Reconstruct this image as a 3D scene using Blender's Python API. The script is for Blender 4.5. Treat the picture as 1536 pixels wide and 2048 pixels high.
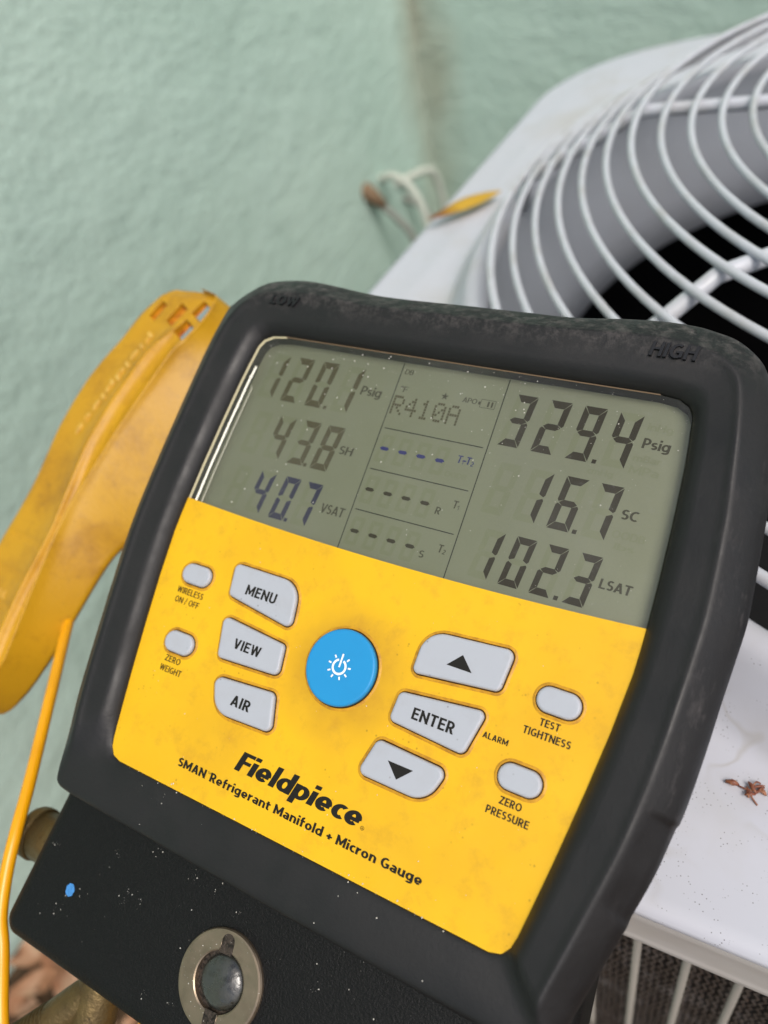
import bpy, bmesh, math, random
from mathutils import Matrix, Vector, noise

rnd = random.Random(7)
for o in list(bpy.data.objects):
    bpy.data.objects.remove(o)
scene = bpy.context.scene
COL = scene.collection

# ------------------------------------------------------------------ camera
H = 0.947                                   # eye height above the ground
camd = bpy.data.cameras.new('camera'); cam = bpy.data.objects.new('camera', camd); COL.objects.link(cam)
# columns: camera right, up, backward in world axes
R = Matrix(((0.87771, -0.19207, 0.43902), (0.44146, 0.68043, -0.58492), (-0.18638, 0.70720, 0.68201)))
cam.matrix_world = Matrix.Translation((0, 0, H)) @ R.to_4x4()
camd.sensor_fit = 'HORIZONTAL'; camd.sensor_width = 36.0; camd.lens = 36.0 * 1538 / 1536
camd.clip_start = 0.01; camd.clip_end = 200
camd.dof.use_dof = True; camd.dof.focus_distance = 0.196; camd.dof.aperture_fstop = 12.0
scene.camera = cam
scene.render.resolution_x = 768; scene.render.resolution_y = 1024

# ------------------------------------------------------------------ light
SUN_EL, SUN_AZ = math.radians(55), math.radians(125)     # azimuth clockwise from +Y
world = bpy.data.worlds.new('World'); scene.world = world; world.use_nodes = True
wn = world.node_tree; wn.nodes.clear()
sky = wn.nodes.new('ShaderNodeTexSky'); sky.sky_type = 'NISHITA'; sky.sun_disc = False
sky.sun_elevation = SUN_EL; sky.sun_rotation = SUN_AZ; sky.dust_density = 4.0; sky.ozone_density = 0.6
bg = wn.nodes.new('ShaderNodeBackground'); bg.inputs[1].default_value = 0.125
wo = wn.nodes.new('ShaderNodeOutputWorld')
wn.links.new(sky.outputs[0], bg.inputs[0]); wn.links.new(bg.outputs[0], wo.inputs[0])
sd = bpy.data.lights.new('sun', 'SUN'); sd.energy = 1.5; sd.angle = math.radians(26); sd.color = (1.0, 0.97, 0.93)
sun = bpy.data.objects.new('sun', sd); COL.objects.link(sun)
sdir = Vector((math.sin(SUN_AZ) * math.cos(SUN_EL), math.cos(SUN_AZ) * math.cos(SUN_EL), math.sin(SUN_EL)))
sun.rotation_euler = sdir.to_track_quat('Z', 'Y').to_euler()
sun.location = (2, -2, 4)
vs = scene.view_settings
vs.view_transform = 'Standard'; vs.look = 'None'; vs.exposure = 0.16; vs.gamma = 1.0; vs.use_curve_mapping = False

# ------------------------------------------------------------------ helpers
def srgb(r, g, b):
    f = lambda c: (c / 255 / 12.92) if c <= 10 else ((c / 255 + 0.055) / 1.055) ** 2.4
    return (f(r), f(g), f(b), 1)

class Mat:
    def __init__(s, name, col=(0.5, 0.5, 0.5, 1), rough=0.5, metal=0.0, spec=0.5):
        s.m = bpy.data.materials.new(name); s.m.use_nodes = True
        s.n = s.m.node_tree.nodes; s.l = s.m.node_tree.links
        s.b = s.n['Principled BSDF']; s.b.inputs['Base Color'].default_value = col
        s.b.inputs['Roughness'].default_value = rough; s.b.inputs['Metallic'].default_value = metal
        s.b.inputs['Specular IOR Level'].default_value = spec
        s.tc = None; s.nrm = None; s.col = col
    def coord(s):
        if not s.tc: s.tc = s.n.new('ShaderNodeTexCoord')
        return s.tc.outputs['Object']
    def noise(s, scale, detail=4, rough=0.55, stretch=None):
        t = s.n.new('ShaderNodeTexNoise'); t.inputs['Scale'].default_value = scale
        t.inputs['Detail'].default_value = detail; t.inputs['Roughness'].default_value = rough
        v = s.coord()
        if stretch:
            mp = s.n.new('ShaderNodeMapping'); mp.inputs['Scale'].default_value = stretch
            s.l.new(v, mp.inputs[0]); v = mp.outputs[0]
        s.l.new(v, t.inputs['Vector']); return t.outputs['Fac']
    def voronoi(s, scale, feature='F1'):
        t = s.n.new('ShaderNodeTexVoronoi'); t.inputs['Scale'].default_value = scale; t.feature = feature
        s.l.new(s.coord(), t.inputs['Vector']); return t.outputs['Distance']
    def ramp(s, fac, lo, hi, a=0.0, b=1.0):
        r = s.n.new('ShaderNodeMapRange'); s.l.new(fac, r.inputs[0])
        r.inputs[1].default_value = lo; r.inputs[2].default_value = hi
        r.inputs[3].default_value = a; r.inputs[4].default_value = b; return r.outputs[0]
    def math(s, op, a, b):
        r = s.n.new('ShaderNodeMath'); r.operation = op
        for i, v in ((0, a), (1, b)):
            if isinstance(v, (int, float)): r.inputs[i].default_value = v
            else: s.l.new(v, r.inputs[i])
        return r.outputs[0]
    def mixcol(s, fac, col):
        x = s.n.new('ShaderNodeMix'); x.data_type = 'RGBA'
        if isinstance(fac, (int, float)): x.inputs[0].default_value = fac
        else: s.l.new(fac, x.inputs[0])
        bc = s.b.inputs['Base Color']
        if bc.is_linked: s.l.new(bc.links[0].from_socket, x.inputs[6])
        else: x.inputs[6].default_value = bc.default_value
        x.inputs[7].default_value = col; s.l.new(x.outputs[2], bc); return s
    def bump(s, fac, strength, dist):
        b = s.n.new('ShaderNodeBump'); b.inputs['Strength'].default_value = strength; b.inputs['Distance'].default_value = dist
        s.l.new(fac, b.inputs['Height'])
        if s.nrm: s.l.new(s.nrm, b.inputs['Normal'])
        s.nrm = b.outputs[0]; s.l.new(s.nrm, s.b.inputs['Normal']); return s
    def rough(s, fac): s.l.new(fac, s.b.inputs['Roughness']); return s

def mesh_obj(name, verts, faces, mat, parent=None, smooth=False, mats=None):
    me = bpy.data.meshes.new(name); me.from_pydata([tuple(v) for v in verts], [], faces); me.update()
    bm = bmesh.new(); bm.from_mesh(me); bmesh.ops.recalc_face_normals(bm, faces=bm.faces); bm.to_mesh(me); bm.free()
    o = bpy.data.objects.new(name, me); COL.objects.link(o)
    me.materials.append(mat.m)
    if smooth:
        for p in me.polygons: p.use_smooth = True
    if parent: o.parent = parent
    return o

def empty(name, mw):
    o = bpy.data.objects.new(name, None); COL.objects.link(o); o.matrix_world = mw
    o.empty_display_size = 0.02
    return o

def tag(o, label, cat=None, group=None, kind=None):
    o['label'] = label
    if cat: o['category'] = cat
    if group: o['group'] = group
    if kind: o['kind'] = kind
    return o

def loft(rings, closed=True, cap0=False, cap1=False):
    """rings: list of equal-length vertex lists"""
    n = len(rings[0]); V = [v for r in rings for v in r]; F = []
    for i in range(len(rings) - 1):
        for j in range(n if closed else n - 1):
            k = (j + 1) % n
            F.append((i * n + j, i * n + k, (i + 1) * n + k, (i + 1) * n + j))
    if cap0: F.append(tuple(range(n - 1, -1, -1)))
    if cap1: F.append(tuple(range((len(rings) - 1) * n, len(rings) * n)))
    return V, F

def tube(path, rad, n=10, caps=True, closed=False):
    path = [Vector(p) for p in path]; m = len(path); rings = []
    rr = rad if isinstance(rad, (list, tuple)) else [rad] * m
    ref = None
    for i, p in enumerate(path):
        if closed: t = path[(i + 1) % m] - path[i - 1]
        else: t = path[min(i + 1, m - 1)] - path[max(i - 1, 0)]
        t.normalize()
        if ref is None:
            ref = Vector((0, 0, 1)) if abs(t.z) < 0.9 else Vector((1, 0, 0))
        a = (ref - t * ref.dot(t)); a.normalize(); b = t.cross(a); ref = a
        rings.append([p + (a * math.cos(2 * math.pi * k / n) + b * math.sin(2 * math.pi * k / n)) * rr[i] for k in range(n)])
    if closed:
        rings.append(rings[0]); V, F = loft(rings)
        k = len(V) - n
        F = [tuple((v - k if v >= k else v) for v in f) for f in F]; return V[:k], F
    return loft(rings, True, caps, caps)

def catmull(P, per=8, closed=False):
    P = [Vector(p) for p in P]; n = len(P); out = []
    rng = range(n) if closed else range(n - 1)
    for i in rng:
        g = (lambda k: P[k % n]) if closed else (lambda k: P[max(0, min(n - 1, k))])
        a, b, c, d = g(i - 1), g(i), g(i + 1), g(i + 2)
        for s in range(per):
            t = s / per
            out.append(0.5 * ((2 * b) + (c - a) * t + (2 * a - 5 * b + 4 * c - d) * t * t + (3 * b - a - 3 * c + d) * t ** 3))
    if not closed: out.append(P[-1])
    return out

def interp(tab, x):
    if x <= tab[0][0]: return tab[0][1]
    for (x0, y0), (x1, y1) in zip(tab, tab[1:]):
        if x <= x1: return y0 + (y1 - y0) * (x - x0) / (x1 - x0)
    return tab[-1][1]

def clip_y(P, y0, y1):
    for lim, sg in ((y0, 1), (y1, -1)):
        out = []
        for i in range(len(P)):
            a, b = P[i - 1], P[i]; da = (a[1] - lim) * sg; db = (b[1] - lim) * sg
            if (da < 0) != (db < 0):
                f = da / (da - db); out.append((a[0] + (b[0] - a[0]) * f, a[1] + (b[1] - a[1]) * f))
            if db >= 0: out.append(b)
        P = out
    return P

def glyph(ch, t, bar=None):
    """a plain humanist sans drawn as strokes of weight t on a capital height of 1: width, polygons"""
    bar = bar or (t * 0.86 if t < 0.22 else 0.175)
    h = t / 2; k = bar / 2; X = 0.70; polys = []
    def l(x0, y0, x1, y1, w=None, lim=(0, 1), ext=0.6):
        w = w or (bar if abs(y0 - y1) < 1e-6 else t)
        d = Vector((x1 - x0, y1 - y0)); d.normalize(); n_ = Vector((-d.y, d.x)) * w / 2
        a = Vector((x0, y0)); b = Vector((x1, y1))
        if abs(d.x) > 1e-6 and abs(d.y) > 1e-6: a = a - d * ext * t; b = b + d * ext * t
        P = [tuple(a - n_), tuple(b - n_), tuple(b + n_), tuple(a + n_)]
        P = clip_y(P, *lim) if lim else P
        if len(P) > 2: polys.append(P)
    def arc(cx, cy, rx, ry, a0, a1, n=18):
        for i in range(n):
            q = []
            for m, sg in ((0, 1), (1, 1), (1, -1), (0, -1)):
                a = math.radians(a0 + (a1 - a0) * (i + m * 1.02) / n)
                q.append((cx + (rx + sg * h) * math.cos(a), cy + (ry + sg * k) * math.sin(a)))
            polys.append(q)
    def v(x, y0=0, y1=1): l(x, y0, x, y1, t, None)
    def hb(x0, x1, y): l(x0, y, x1, y, bar, None)
    def bowl(w, y0, y1, x0):
        ry = (y1 - y0) / 2; rx = min(ry * 0.95, (w - t) * 0.62); cx = w - h - rx
        hb(x0, cx + 0.002, y0); hb(x0, cx + 0.002, y1); arc(cx, (y0 + y1) / 2, rx, ry, -90, 90, 14)
    w = 0.6
    if ch == ' ': return 0.24, []
    if ch == 'I': w = t; v(h)
    elif ch == 'L': w = 0.34 + t; v(h); hb(h, w, k)
    elif ch == 'E': w = 0.36 + t; v(h); hb(h, w, k); hb(h, w, 1 - k); hb(h, w - 0.04, 0.52)
    elif ch == 'F': w = 0.34 + t; v(h); hb(h, w, 1 - k); hb(h, w - 0.03, 0.5)
    elif ch == 'T': w = 0.42 + t; v(w / 2); hb(0, w, 1 - k)
    elif ch == 'H': w = 0.5 + t; v(h); v(w - h); hb(h, w - h, 0.53)
    elif ch == 'N': w = 0.52 + t; v(h); v(w - h); l(h * 0.9, 1 - h * .6, w - h * 0.9, h * .6, t * 0.95)
    elif ch == 'M': w = 0.68 + t; v(h); v(w - h); l(h, 1 - h * .5, w / 2, 0.14 + h, t * 0.9, (0.1, 1)); l(w - h, 1 - h * .5, w / 2, 0.14 + h, t * 0.9, (0.1, 1))
    elif ch == 'A': w = 0.52 + t; l(h * 1.05, 0, w / 2, 1, t); l(w - h * 1.05, 0, w / 2, 1, t); hb(w * 0.26, w * 0.74, 0.28)
    elif ch == 'V': w = 0.50 + t; l(h * 1.05, 1, w / 2, 0, t); l(w - h * 1.05, 1, w / 2, 0, t)
    elif ch == 'W':
        w = 0.80 + t
        for a, b, c_, d in ((h, 1, w * 0.28, 0), (w * 0.28, 0, w / 2, 1), (w / 2, 1, w * 0.72, 0), (w * 0.72, 0, w - h, 1)): l(a, b, c_, d, t * 0.92)
    elif ch == 'Z': w = 0.44 + t; hb(0.01, w, 1 - k); hb(0, w, k); l(w - h * 1.15, 1 - k, h * 1.15, k, t, (0, 1), 0.3)
    elif ch == 'U': w = 0.48 + t; r = (w - t) / 2; v(h, r, 1); v(w - h, r, 1); arc(w / 2, r + k * 0.9, r, r, 180, 360)
    elif ch == 'O': w = 0.60 + t; arc(w / 2, 0.5, (w - t) / 2, 0.5 - k, 0, 360, 30)
    elif ch == 'C': w = 0.48 + t; arc(w * 0.58, 0.5, w * 0.58 - h, 0.5 - k, 58, 302, 22)
    elif ch == 'G': w = 0.54 + t; arc(w * 0.55, 0.5, w * 0.55 - h, 0.5 - k, 55, 312, 24); v(w - h, 0.08, 0.52); hb(w * 0.55, w, 0.52 - k)
    elif ch == 'D': w = 0.52 + t; v(h); bowl(w, k, 1 - k, h)
    elif ch == 'P': w = 0.40 + t; v(h); bowl(w, 0.42, 1 - k, h)
    elif ch == 'B': w = 0.42 + t; v(h); bowl(w * 0.95, 0.52, 1 - k, h); bowl(w, k, 0.52, h)
    elif ch == 'R': w = 0.43 + t; v(h); bowl(w * 0.96, 0.45, 1 - k, h); l(w * 0.45, 0.5, w - h, 0, t, (0, 0.5))
    elif ch == 'S': w = 0.36 + t; ry = (1 - bar) / 4; arc(w / 2, 1 - k - ry, (w - t) / 2, ry, 35, 270, 16); arc(w / 2, k + ry, (w - t) / 2, ry, 90, -145, 16)
    elif ch == '1': w = 0.25 + t; v(w - h); l(w - h, 0.97, 0.0, 0.72, t * 0.8, (0.6, 1))
    elif ch == '2': w = 0.40 + t; arc(w / 2, 0.72, (w - t) / 2, 0.28 - k, 160, -20, 14); l(w - h, 0.62, h, k, t, (0, 0.68)); hb(0, w, k)
    elif ch == '4': w = 0.5 + t; v(w * 0.7); hb(0, w, 0.27); l(w * 0.68, 1, h * .6, 0.27, t * 0.9, (0.2, 1))
    elif ch == '/': w = 0.32; l(0.02, -0.1, 0.30, 1.1, t * 0.75, (-0.1, 1.1))
    elif ch == '+': w = 0.52; hb(0, w, 0.38); v(w / 2, 0.12, 0.64)
    elif ch == '-': w = 0.28; hb(0, w, 0.34)
    elif ch == '\u00b0': w = 0.28 + t * .4; h_ = h; arc(w / 2, 0.84, 0.11, 0.12, 0, 360, 16)
    elif ch == '\u00ae': w = 1.0; arc(0.5, 0.5, 0.44, 0.44, 0, 360, 28); polys.append([(0.36, 0.25), (0.46, 0.25), (0.46, 0.75), (0.36, 0.75)]); polys.append([(0.46, 0.66), (0.64, 0.6), (0.64, 0.52), (0.46, 0.5)]); polys.append([(0.5, 0.5), (0.6, 0.5), (0.68, 0.25), (0.58, 0.25)])
    elif ch == 'i': w = t; v(h, 0, X); v(h, 0.82, 1.0 + t * 0.04)
    elif ch == 'l': w = t; v(h, 0, 1.04)
    elif ch == 'o': w = 0.42 + t; arc(w / 2, X / 2, (w - t) / 2, X / 2 - k, 0, 360, 28)
    elif ch == 'e': w = 0.42 + t; arc(w / 2, X / 2, (w - t) / 2, X / 2 - k, 0, 312, 24); hb(h, w - h * 0.4, X / 2 - k * 0.5)
    elif ch == 'c': w = 0.27 + t; arc(w * 0.66, X / 2, w * 0.66 - h, X / 2 - k, 52, 308, 20)
    elif ch == 'd': w = 0.44 + t; arc(w / 2 - 0.01, X / 2, (w - t) / 2, X / 2 - k, 0, 360, 26); v(w - h, 0, 1.04)
    elif ch == 'p': w = 0.44 + t; arc(w / 2 + 0.01, X / 2, (w - t) / 2, X / 2 - k, 0, 360, 26); v(h, -0.27, X)
    elif ch == 'n': w = 0.40 + t; r = (w - t) / 2; v(h, 0, X); v(w - h, 0, X - r); arc(w / 2, X - k - r * 0.9, r, r * 0.9, 0, 165, 14)
    elif ch == 'u': w = 0.40 + t; r = (w - t) / 2; v(w - h, 0, X); v(h, r, X); arc(w / 2, k + r * 0.9, r, r * 0.9, 180, 345, 14)
    elif ch == 'r': w = 0.20 + t; v(h, 0, X); arc(w + 0.02, X - 0.26 - k, w - h, 0.26, 92, 175, 8)
    elif ch == 'f': w = 0.22 + t; v(h + 0.06, 0, 0.8); arc(h + 0.06 + 0.17, 0.8, 0.17, 0.24 - k, 85, 180, 9); hb(0, w, X - k)
    elif ch == 't': w = 0.22 + t; v(h + 0.06, 0.16, 0.88); arc(h + 0.06 + 0.17, 0.17, 0.17, 0.17 - k * .9, 180, 275, 9); hb(0, w, X - k)
    elif ch == 'g': w = 0.43 + t; arc(w / 2 - 0.01, X / 2, (w - t) / 2, X / 2 - k, 0, 360, 26); v(w - h, -0.04, X); arc(w / 2, -0.05, (w - t) / 2, 0.2 - k, 0, -140, 12)
    elif ch == 'a': w = 0.37 + t; v(w - h, 0, X * 0.62); arc(w / 2, X * 0.62, (w - t) / 2, X * 0.38 - k, 0, 140, 12); arc(w / 2 - 0.01, 0.215, (w - t) / 2, 0.215 - k, 0, 360, 22)
    elif ch == 'm': w = 0.66 + t; r = (w - t) / 4; v(h, 0, X); v(w / 2, 0, X - r); v(w - h, 0, X - r); arc(h + r, X - k - r * .9, r, r * .9, 0, 165, 10); arc(w / 2 + r, X - k - r * .9, r, r * .9, 0, 165, 10)
    elif ch == 'b': w = 0.44 + t; arc(w / 2 + 0.01, X / 2, (w - t) / 2, X / 2 - k, 0, 360, 26); v(h, 0, 1.04)
    elif ch == 's': w = 0.30 + t; ry = (X - bar) / 4; arc(w / 2, X - k - ry, (w - t) / 2, ry, 35, 270, 14); arc(w / 2, k + ry, (w - t) / 2, ry, 90, -145, 14)
    return w, polys

def text_polys(body, t, track, shear):
    x = 0.0; out = []; n_ = 0
    for ch in body:
        w, P = glyph(ch, t)
        for q in P: out.append([(px + x + shear * py, py) for px, py in q])
        x += w + track
    return out

MM = 0.001
def lettering(body, x, y, w, cap, z, mat, parent, bold=0.16, shear=0.0, name='lettering', extrude=0.0, rot=0.0, mapz=None, track=0.11):
    """words with their left baseline at x, y (mm), width w and capital height cap; bold is the stroke weight"""
    PP = text_polys(body, bold, track, shear)
    a = min(p[0] for q in PP for p in q); b = max(p[0] for q in PP for p in q)
    cr, sr = math.cos(rot), math.sin(rot); V = []; F = []
    for qi, q in enumerate(PP):
        k = len(V); dz = (qi % 7) * 0.004; m = len(q)
        lay = ((z + extrude + dz), (z - extrude)) if extrude else ((z + dz),)
        for zz in lay:
            for px, py in q:
                px = (px - a) / (b - a) * w; py = py * cap
                X = x + px * cr - py * sr; Y = y + px * sr + py * cr
                Z = zz if mapz is None else mapz(X, Y) + zz
                V.append((X * MM, Y * MM, Z * MM))
        F.append(tuple(range(k, k + m)))
        if extrude:
            for i in range(m): F.append((k + i, k + (i + 1) % m, k + m + (i + 1) % m, k + m + i))
    me = bpy.data.meshes.new(name); me.from_pydata(V, [], F); me.update()
    bm = bmesh.new(); bm.from_mesh(me)
    for f in bm.faces:
        if f.normal.z < -0.1: f.normal_flip()
    bm.to_mesh(me); bm.free()
    o = bpy.data.objects.new(name, me); COL.objects.link(o); me.materials.append(mat.m); o.parent = parent
    return o

def flat(name, pts, z, mat, parent, label=None):
    o = mesh_obj(name, [(p[0] * MM, p[1] * MM, z * MM) for p in pts], [tuple(range(len(pts)))], mat, parent)
    if o.data.polygons[0].normal.z < 0: o.data.flip_normals()
    return o

def inset_poly(P, d):
    n = len(P); P = [Vector(p) for p in P]
    area = sum(P[i].x * P[(i + 1) % n].y - P[(i + 1) % n].x * P[i].y for i in range(n))
    sg = 1 if area > 0 else -1; L = []
    for i in range(n):
        a, b = P[i], P[(i + 1) % n]; t = (b - a).normalized(); nn = Vector((-t.y, t.x)) * sg
        L.append((a + nn * d, t))
    out = []
    for i in range(n):
        (p, t), (q, u) = L[i - 1], L[i]
        den = t.x * u.y - t.y * u.x
        s = ((q.x - p.x) * u.y - (q.y - p.y) * u.x) / den
        out.append(p + t * s)
    return out

def round_poly(P, rad, seg=8):
    n = len(P); out = []
    for i in range(n):
        a, b, c = Vector(P[i - 1]), Vector(P[i]), Vector(P[(i + 1) % n])
        u = (a - b).normalized(); v = (c - b).normalized()
        ang = math.acos(max(-1, min(1, u.dot(v)))); r = max(rad[i], 0.05)
        t = r / math.tan(ang / 2); t = min(t, (a - b).length * 0.49, (c - b).length * 0.49); r = t * math.tan(ang / 2)
        bis = (u + v).normalized(); cc = b + bis * (r / math.sin(ang / 2))
        s = b + u * t - cc; e = b + v * t - cc
        a0 = math.atan2(s.y, s.x); a1 = math.atan2(e.y, e.x); da = (a1 - a0 + math.pi) % (2 * math.pi) - math.pi
        for k in range(seg + 1):
            q = a0 + da * k / seg; out.append((cc.x + r * math.cos(q), cc.y + r * math.sin(q)))
    return out

# ------------------------------------------------------------------ materials
M_wall = Mat('mint stucco', srgb(190, 212, 201), 0.85, spec=0.2)
t = M_wall
t.mixcol(t.ramp(t.noise(2.2, 5), 0.38, 0.68, 0, 0.55), srgb(163, 190, 178))
t.mixcol(t.ramp(t.noise(9, 6), 0.5, 0.75, 0, 0.45), srgb(192, 214, 205))
t.mixcol(t.ramp(t.noise(26, 5), 0.55, 0.8, 0, 0.35), srgb(150, 172, 162))
sx = t.n.new('ShaderNodeSeparateXYZ'); t.l.new(t.coord(), sx.inputs[0])
wob = t.ramp(t.noise(3, 4, stretch=(1, 1, 1)), 0.3, 0.7, -0.03, 0.03)
dd = t.math('ADD', t.math('SUBTRACT', sx.outputs[0], -0.70), t.math('MULTIPLY', t.math('SUBTRACT', sx.outputs[1], 1.375), -1.0))
near = t.ramp(t.math('ADD', dd, wob), 0.015, 0.075, 1.0, 0.0)
gate = t.ramp(t.noise(7, 6, stretch=(1, 1, 0.45)), 0.34, 0.62, 0.3, 1.0)
t.mixcol(t.math('MULTIPLY', t.math('MULTIPLY', near, gate), 0.6), srgb(152, 142, 116))
t.bump(t.noise(19, 4, 0.6, stretch=(1, 0.7, 1.3)), 0.24, 0.022); t.bump(t.noise(90, 3, 0.65), 0.5, 0.004)

M_ground = Mat('soil', srgb(96, 76, 58), 0.95, spec=0.1)
M_ground.mixcol(M_ground.ramp(M_ground.noise(30, 6), 0.4, 0.65), srgb(60, 50, 40)).bump(M_ground.noise(60, 6), 0.7, 0.01)
M_litter = Mat('dead leaves', srgb(150, 108, 80), 0.75, spec=0.25)
oi = M_litter.n.new('ShaderNodeTexCoord')
M_litter.mixcol(M_litter.ramp(M_litter.noise(22, 2), 0.42, 0.58), srgb(182, 148, 122))
M_litter.mixcol(M_litter.ramp(M_litter.noise(35, 2), 0.55, 0.62), srgb(92, 62, 44))
M_litter.mixcol(M_litter.ramp(M_litter.noise(11, 2), 0.62, 0.68), srgb(104, 108, 62))

def paint(name, col, rough=0.38):
    return Mat(name, col, rough)
M_panel = Mat('off-white enamel', srgb(197, 200, 209), 0.52, spec=0.35)
t = M_panel
t.mixcol(t.ramp(t.noise(3.5, 4), 0.35, 0.7, 0, 0.5), srgb(198, 195, 198))
t.mixcol(t.ramp(t.noise(14, 6), 0.52, 0.72, 0, 0.55), srgb(178, 174, 164))
t.mixcol(t.ramp(t.noise(8, 7, 0.7, stretch=(1, 2.2, 1)), 0.60, 0.70, 0, 0.4), srgb(160, 148, 118))
sp = t.voronoi(900)
t.mixcol(t.math('MULTIPLY', t.ramp(sp, 0.10, 0.2, 1, 0), t.ramp(t.noise(120, 2), 0.52, 0.58, 0, 0.75)), srgb(72, 66, 62))
t.rough(t.ramp(t.noise(20, 3), 0.3, 0.7, 0.42, 0.58))
tl = t.math('ABSOLUTE', t.math('SUBTRACT', t.noise(9, 4, 0.6), 0.53), 0)
t.mixcol(t.math('MULTIPLY', t.ramp(tl, 0.0, 0.008, 0.3, 0), t.ramp(t.noise(16, 2), 0.54, 0.66, 0, 1)), srgb(150, 140, 112))
t.bump(t.noise(6, 2), 0.15, 0.006)
M_lip = Mat('grey dusty enamel', srgb(176, 172, 168), 0.45)
M_lip.mixcol(M_lip.ramp(M_lip.noise(25, 6, stretch=(0.4, 1, 1)), 0.5, 0.7, 0, 0.6), srgb(152, 144, 132))
M_lip.mixcol(M_lip.ramp(M_lip.noise(60, 3), 0.66, 0.7, 0, 0.7), srgb(184, 150, 96))
M_wire = Mat('white coated wire', srgb(200, 203, 210), 0.33)
M_wire.mixcol(M_wire.ramp(M_wire.noise(45, 5), 0.48, 0.72, 0, 0.6), srgb(168, 165, 160))
M_shroud = Mat('grey enamel shroud', srgb(158, 162, 170), 0.42)
M_shroud.mixcol(M_shroud.ramp(M_shroud.noise(9, 5), 0.45, 0.7, 0, 0.5), srgb(138, 140, 144))
M_dark = Mat('black interior', (0.006, 0.006, 0.007, 1), 0.7, spec=0.2)
M_rod = Mat('beige coated rod', srgb(146, 141, 133), 0.5)
M_fin = Mat('coil fins', srgb(96, 90, 86), 0.45, metal=0.3)
t = M_fin
t.mixcol(t.ramp(t.noise(60, 6), 0.5, 0.72, 0, 0.7), srgb(150, 146, 146))
t.mixcol(t.ramp(t.noise(150, 3), 0.68, 0.74, 0, 0.6), srgb(120, 92, 66))

M_rubber = Mat('black rubber', srgb(22, 21, 22), 0.45, spec=0.5)
t = M_rubber
t.mixcol(t.ramp(t.noise(40, 5), 0.45, 0.75, 0, 0.5), srgb(29, 28, 29))
sxr = t.n.new('ShaderNodeSeparateXYZ'); t.l.new(t.coord(), sxr.inputs[0])
topw = t.ramp(sxr.outputs[1], 0.080, 0.093, 0, 1)
t.mixcol(t.math('MULTIPLY', topw, t.ramp(t.noise(330, 6, 0.75), 0.46, 0.66, 0, 0.7)), srgb(104, 97, 95))
rw = t.ramp(sxr.outputs[0], 0.078, 0.088, 0, 1)
t.mixcol(t.math('MULTIPLY', rw, t.ramp(t.noise(220, 6, 0.75, stretch=(1, 0.35, 1)), 0.55, 0.7, 0, 0.5)), srgb(96, 90, 90))
t.mixcol(t.ramp(t.noise(70, 8, 0.8, stretch=(1, 1.6, 1)), 0.63, 0.72, 0, 0.3), srgb(64, 61, 63))
t.mixcol(t.ramp(t.noise(26, 8, 0.75), 0.58, 0.7, 0, 0.25), srgb(58, 55, 53))
t.rough(t.ramp(t.noise(90, 4), 0.3, 0.7, 0.42, 0.62))
t.bump(t.noise(900, 3), 0.15, 0.0004).bump(t.math('MULTIPLY', topw, t.noise(420, 5, 0.7)), 0.5, 0.0009)
M_emb = Mat('rubber lettering', srgb(21, 21, 24), 0.4)

M_yel = Mat('yellow face', srgb(236, 185, 24), 0.42, spec=0.4)
t = M_yel
t.mixcol(t.ramp(t.noise(26, 5), 0.42, 0.72, 0, 0.5), srgb(218, 160, 26))
t.mixcol(t.ramp(t.noise(130, 6, 0.7), 0.52, 0.74, 0, 0.45), srgb(192, 138, 40))
t.mixcol(t.math('MULTIPLY', t.ramp(t.voronoi(520), 0.06, 0.2, 1, 0), t.ramp(t.noise(90, 3), 0.54, 0.64, 0, 0.5)), srgb(120, 82, 24))
# smudge worn in around the power key and along the lower edge
sy_ = t.n.new('ShaderNodeSeparateXYZ'); t.l.new(t.coord(), sy_.inputs[0])
def blob(cx, cy, r0, r1, amt, col):
    d = t.math('SQRT', t.math('ADD', t.math('POWER', t.math('SUBTRACT', sy_.outputs[0], cx), 2.0), t.math('POWER', t.math('SUBTRACT', sy_.outputs[1], cy), 2.0)), 0)
    t.mixcol(t.math('MULTIPLY', t.ramp(d, r0, r1, amt, 0), t.ramp(t.noise(100, 5), 0.3, 0.65, 0.5, 1)), col)
blob(0.0, -0.0165, 0.0105, 0.021, 0.5, srgb(170, 122, 40))
blob(-0.030, -0.0430, 0.0, 0.022, 0.3, srgb(176, 126, 40))
blob(0.030, -0.050, 0.0, 0.02, 0.2, srgb(176, 126, 40))
t.bump(t.noise(60, 3), 0.08, 0.001).bump(t.noise(1500, 3), 0.06, 0.0003)
t.rough(t.ramp(t.noise(120, 5), 0.3, 0.7, 0.36, 0.5))

M_key = Mat('light grey key', srgb(178, 182, 190), 0.45, spec=0.4)
t = M_key
t.mixcol(t.ramp(t.noise(200, 5), 0.5, 0.8, 0, 0.4), srgb(168, 168, 172))
t.mixcol(t.math('MULTIPLY', t.ramp(t.voronoi(500), 0.08, 0.16, 1, 0), t.ramp(t.noise(160, 2), 0.58, 0.6, 0, 0.6)), srgb(110, 104, 100))
t.bump(t.noise(1400, 3), 0.08, 0.0003)
M_blue = Mat('blue key', srgb(36, 146, 206), 0.42, spec=0.4)
M_blue.mixcol(M_blue.ramp(M_blue.noise(120, 5), 0.5, 0.8, 0, 0.3), srgb(40, 130, 188)).bump(M_blue.noise(1400, 3), 0.06, 0.0003)
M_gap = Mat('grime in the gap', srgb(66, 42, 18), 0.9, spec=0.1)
M_yellip = Mat('mottled yellow lip', srgb(214, 158, 28), 0.5)  # deeper yellow than the face plate, with brown mottling
M_yellip.mixcol(M_yellip.ramp(M_yellip.noise(260, 5, 0.7), 0.4, 0.65, 0, 0.8), srgb(160, 108, 30))
M_ink = Mat('black print', srgb(26, 24, 20), 0.5, spec=0.3)
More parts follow.
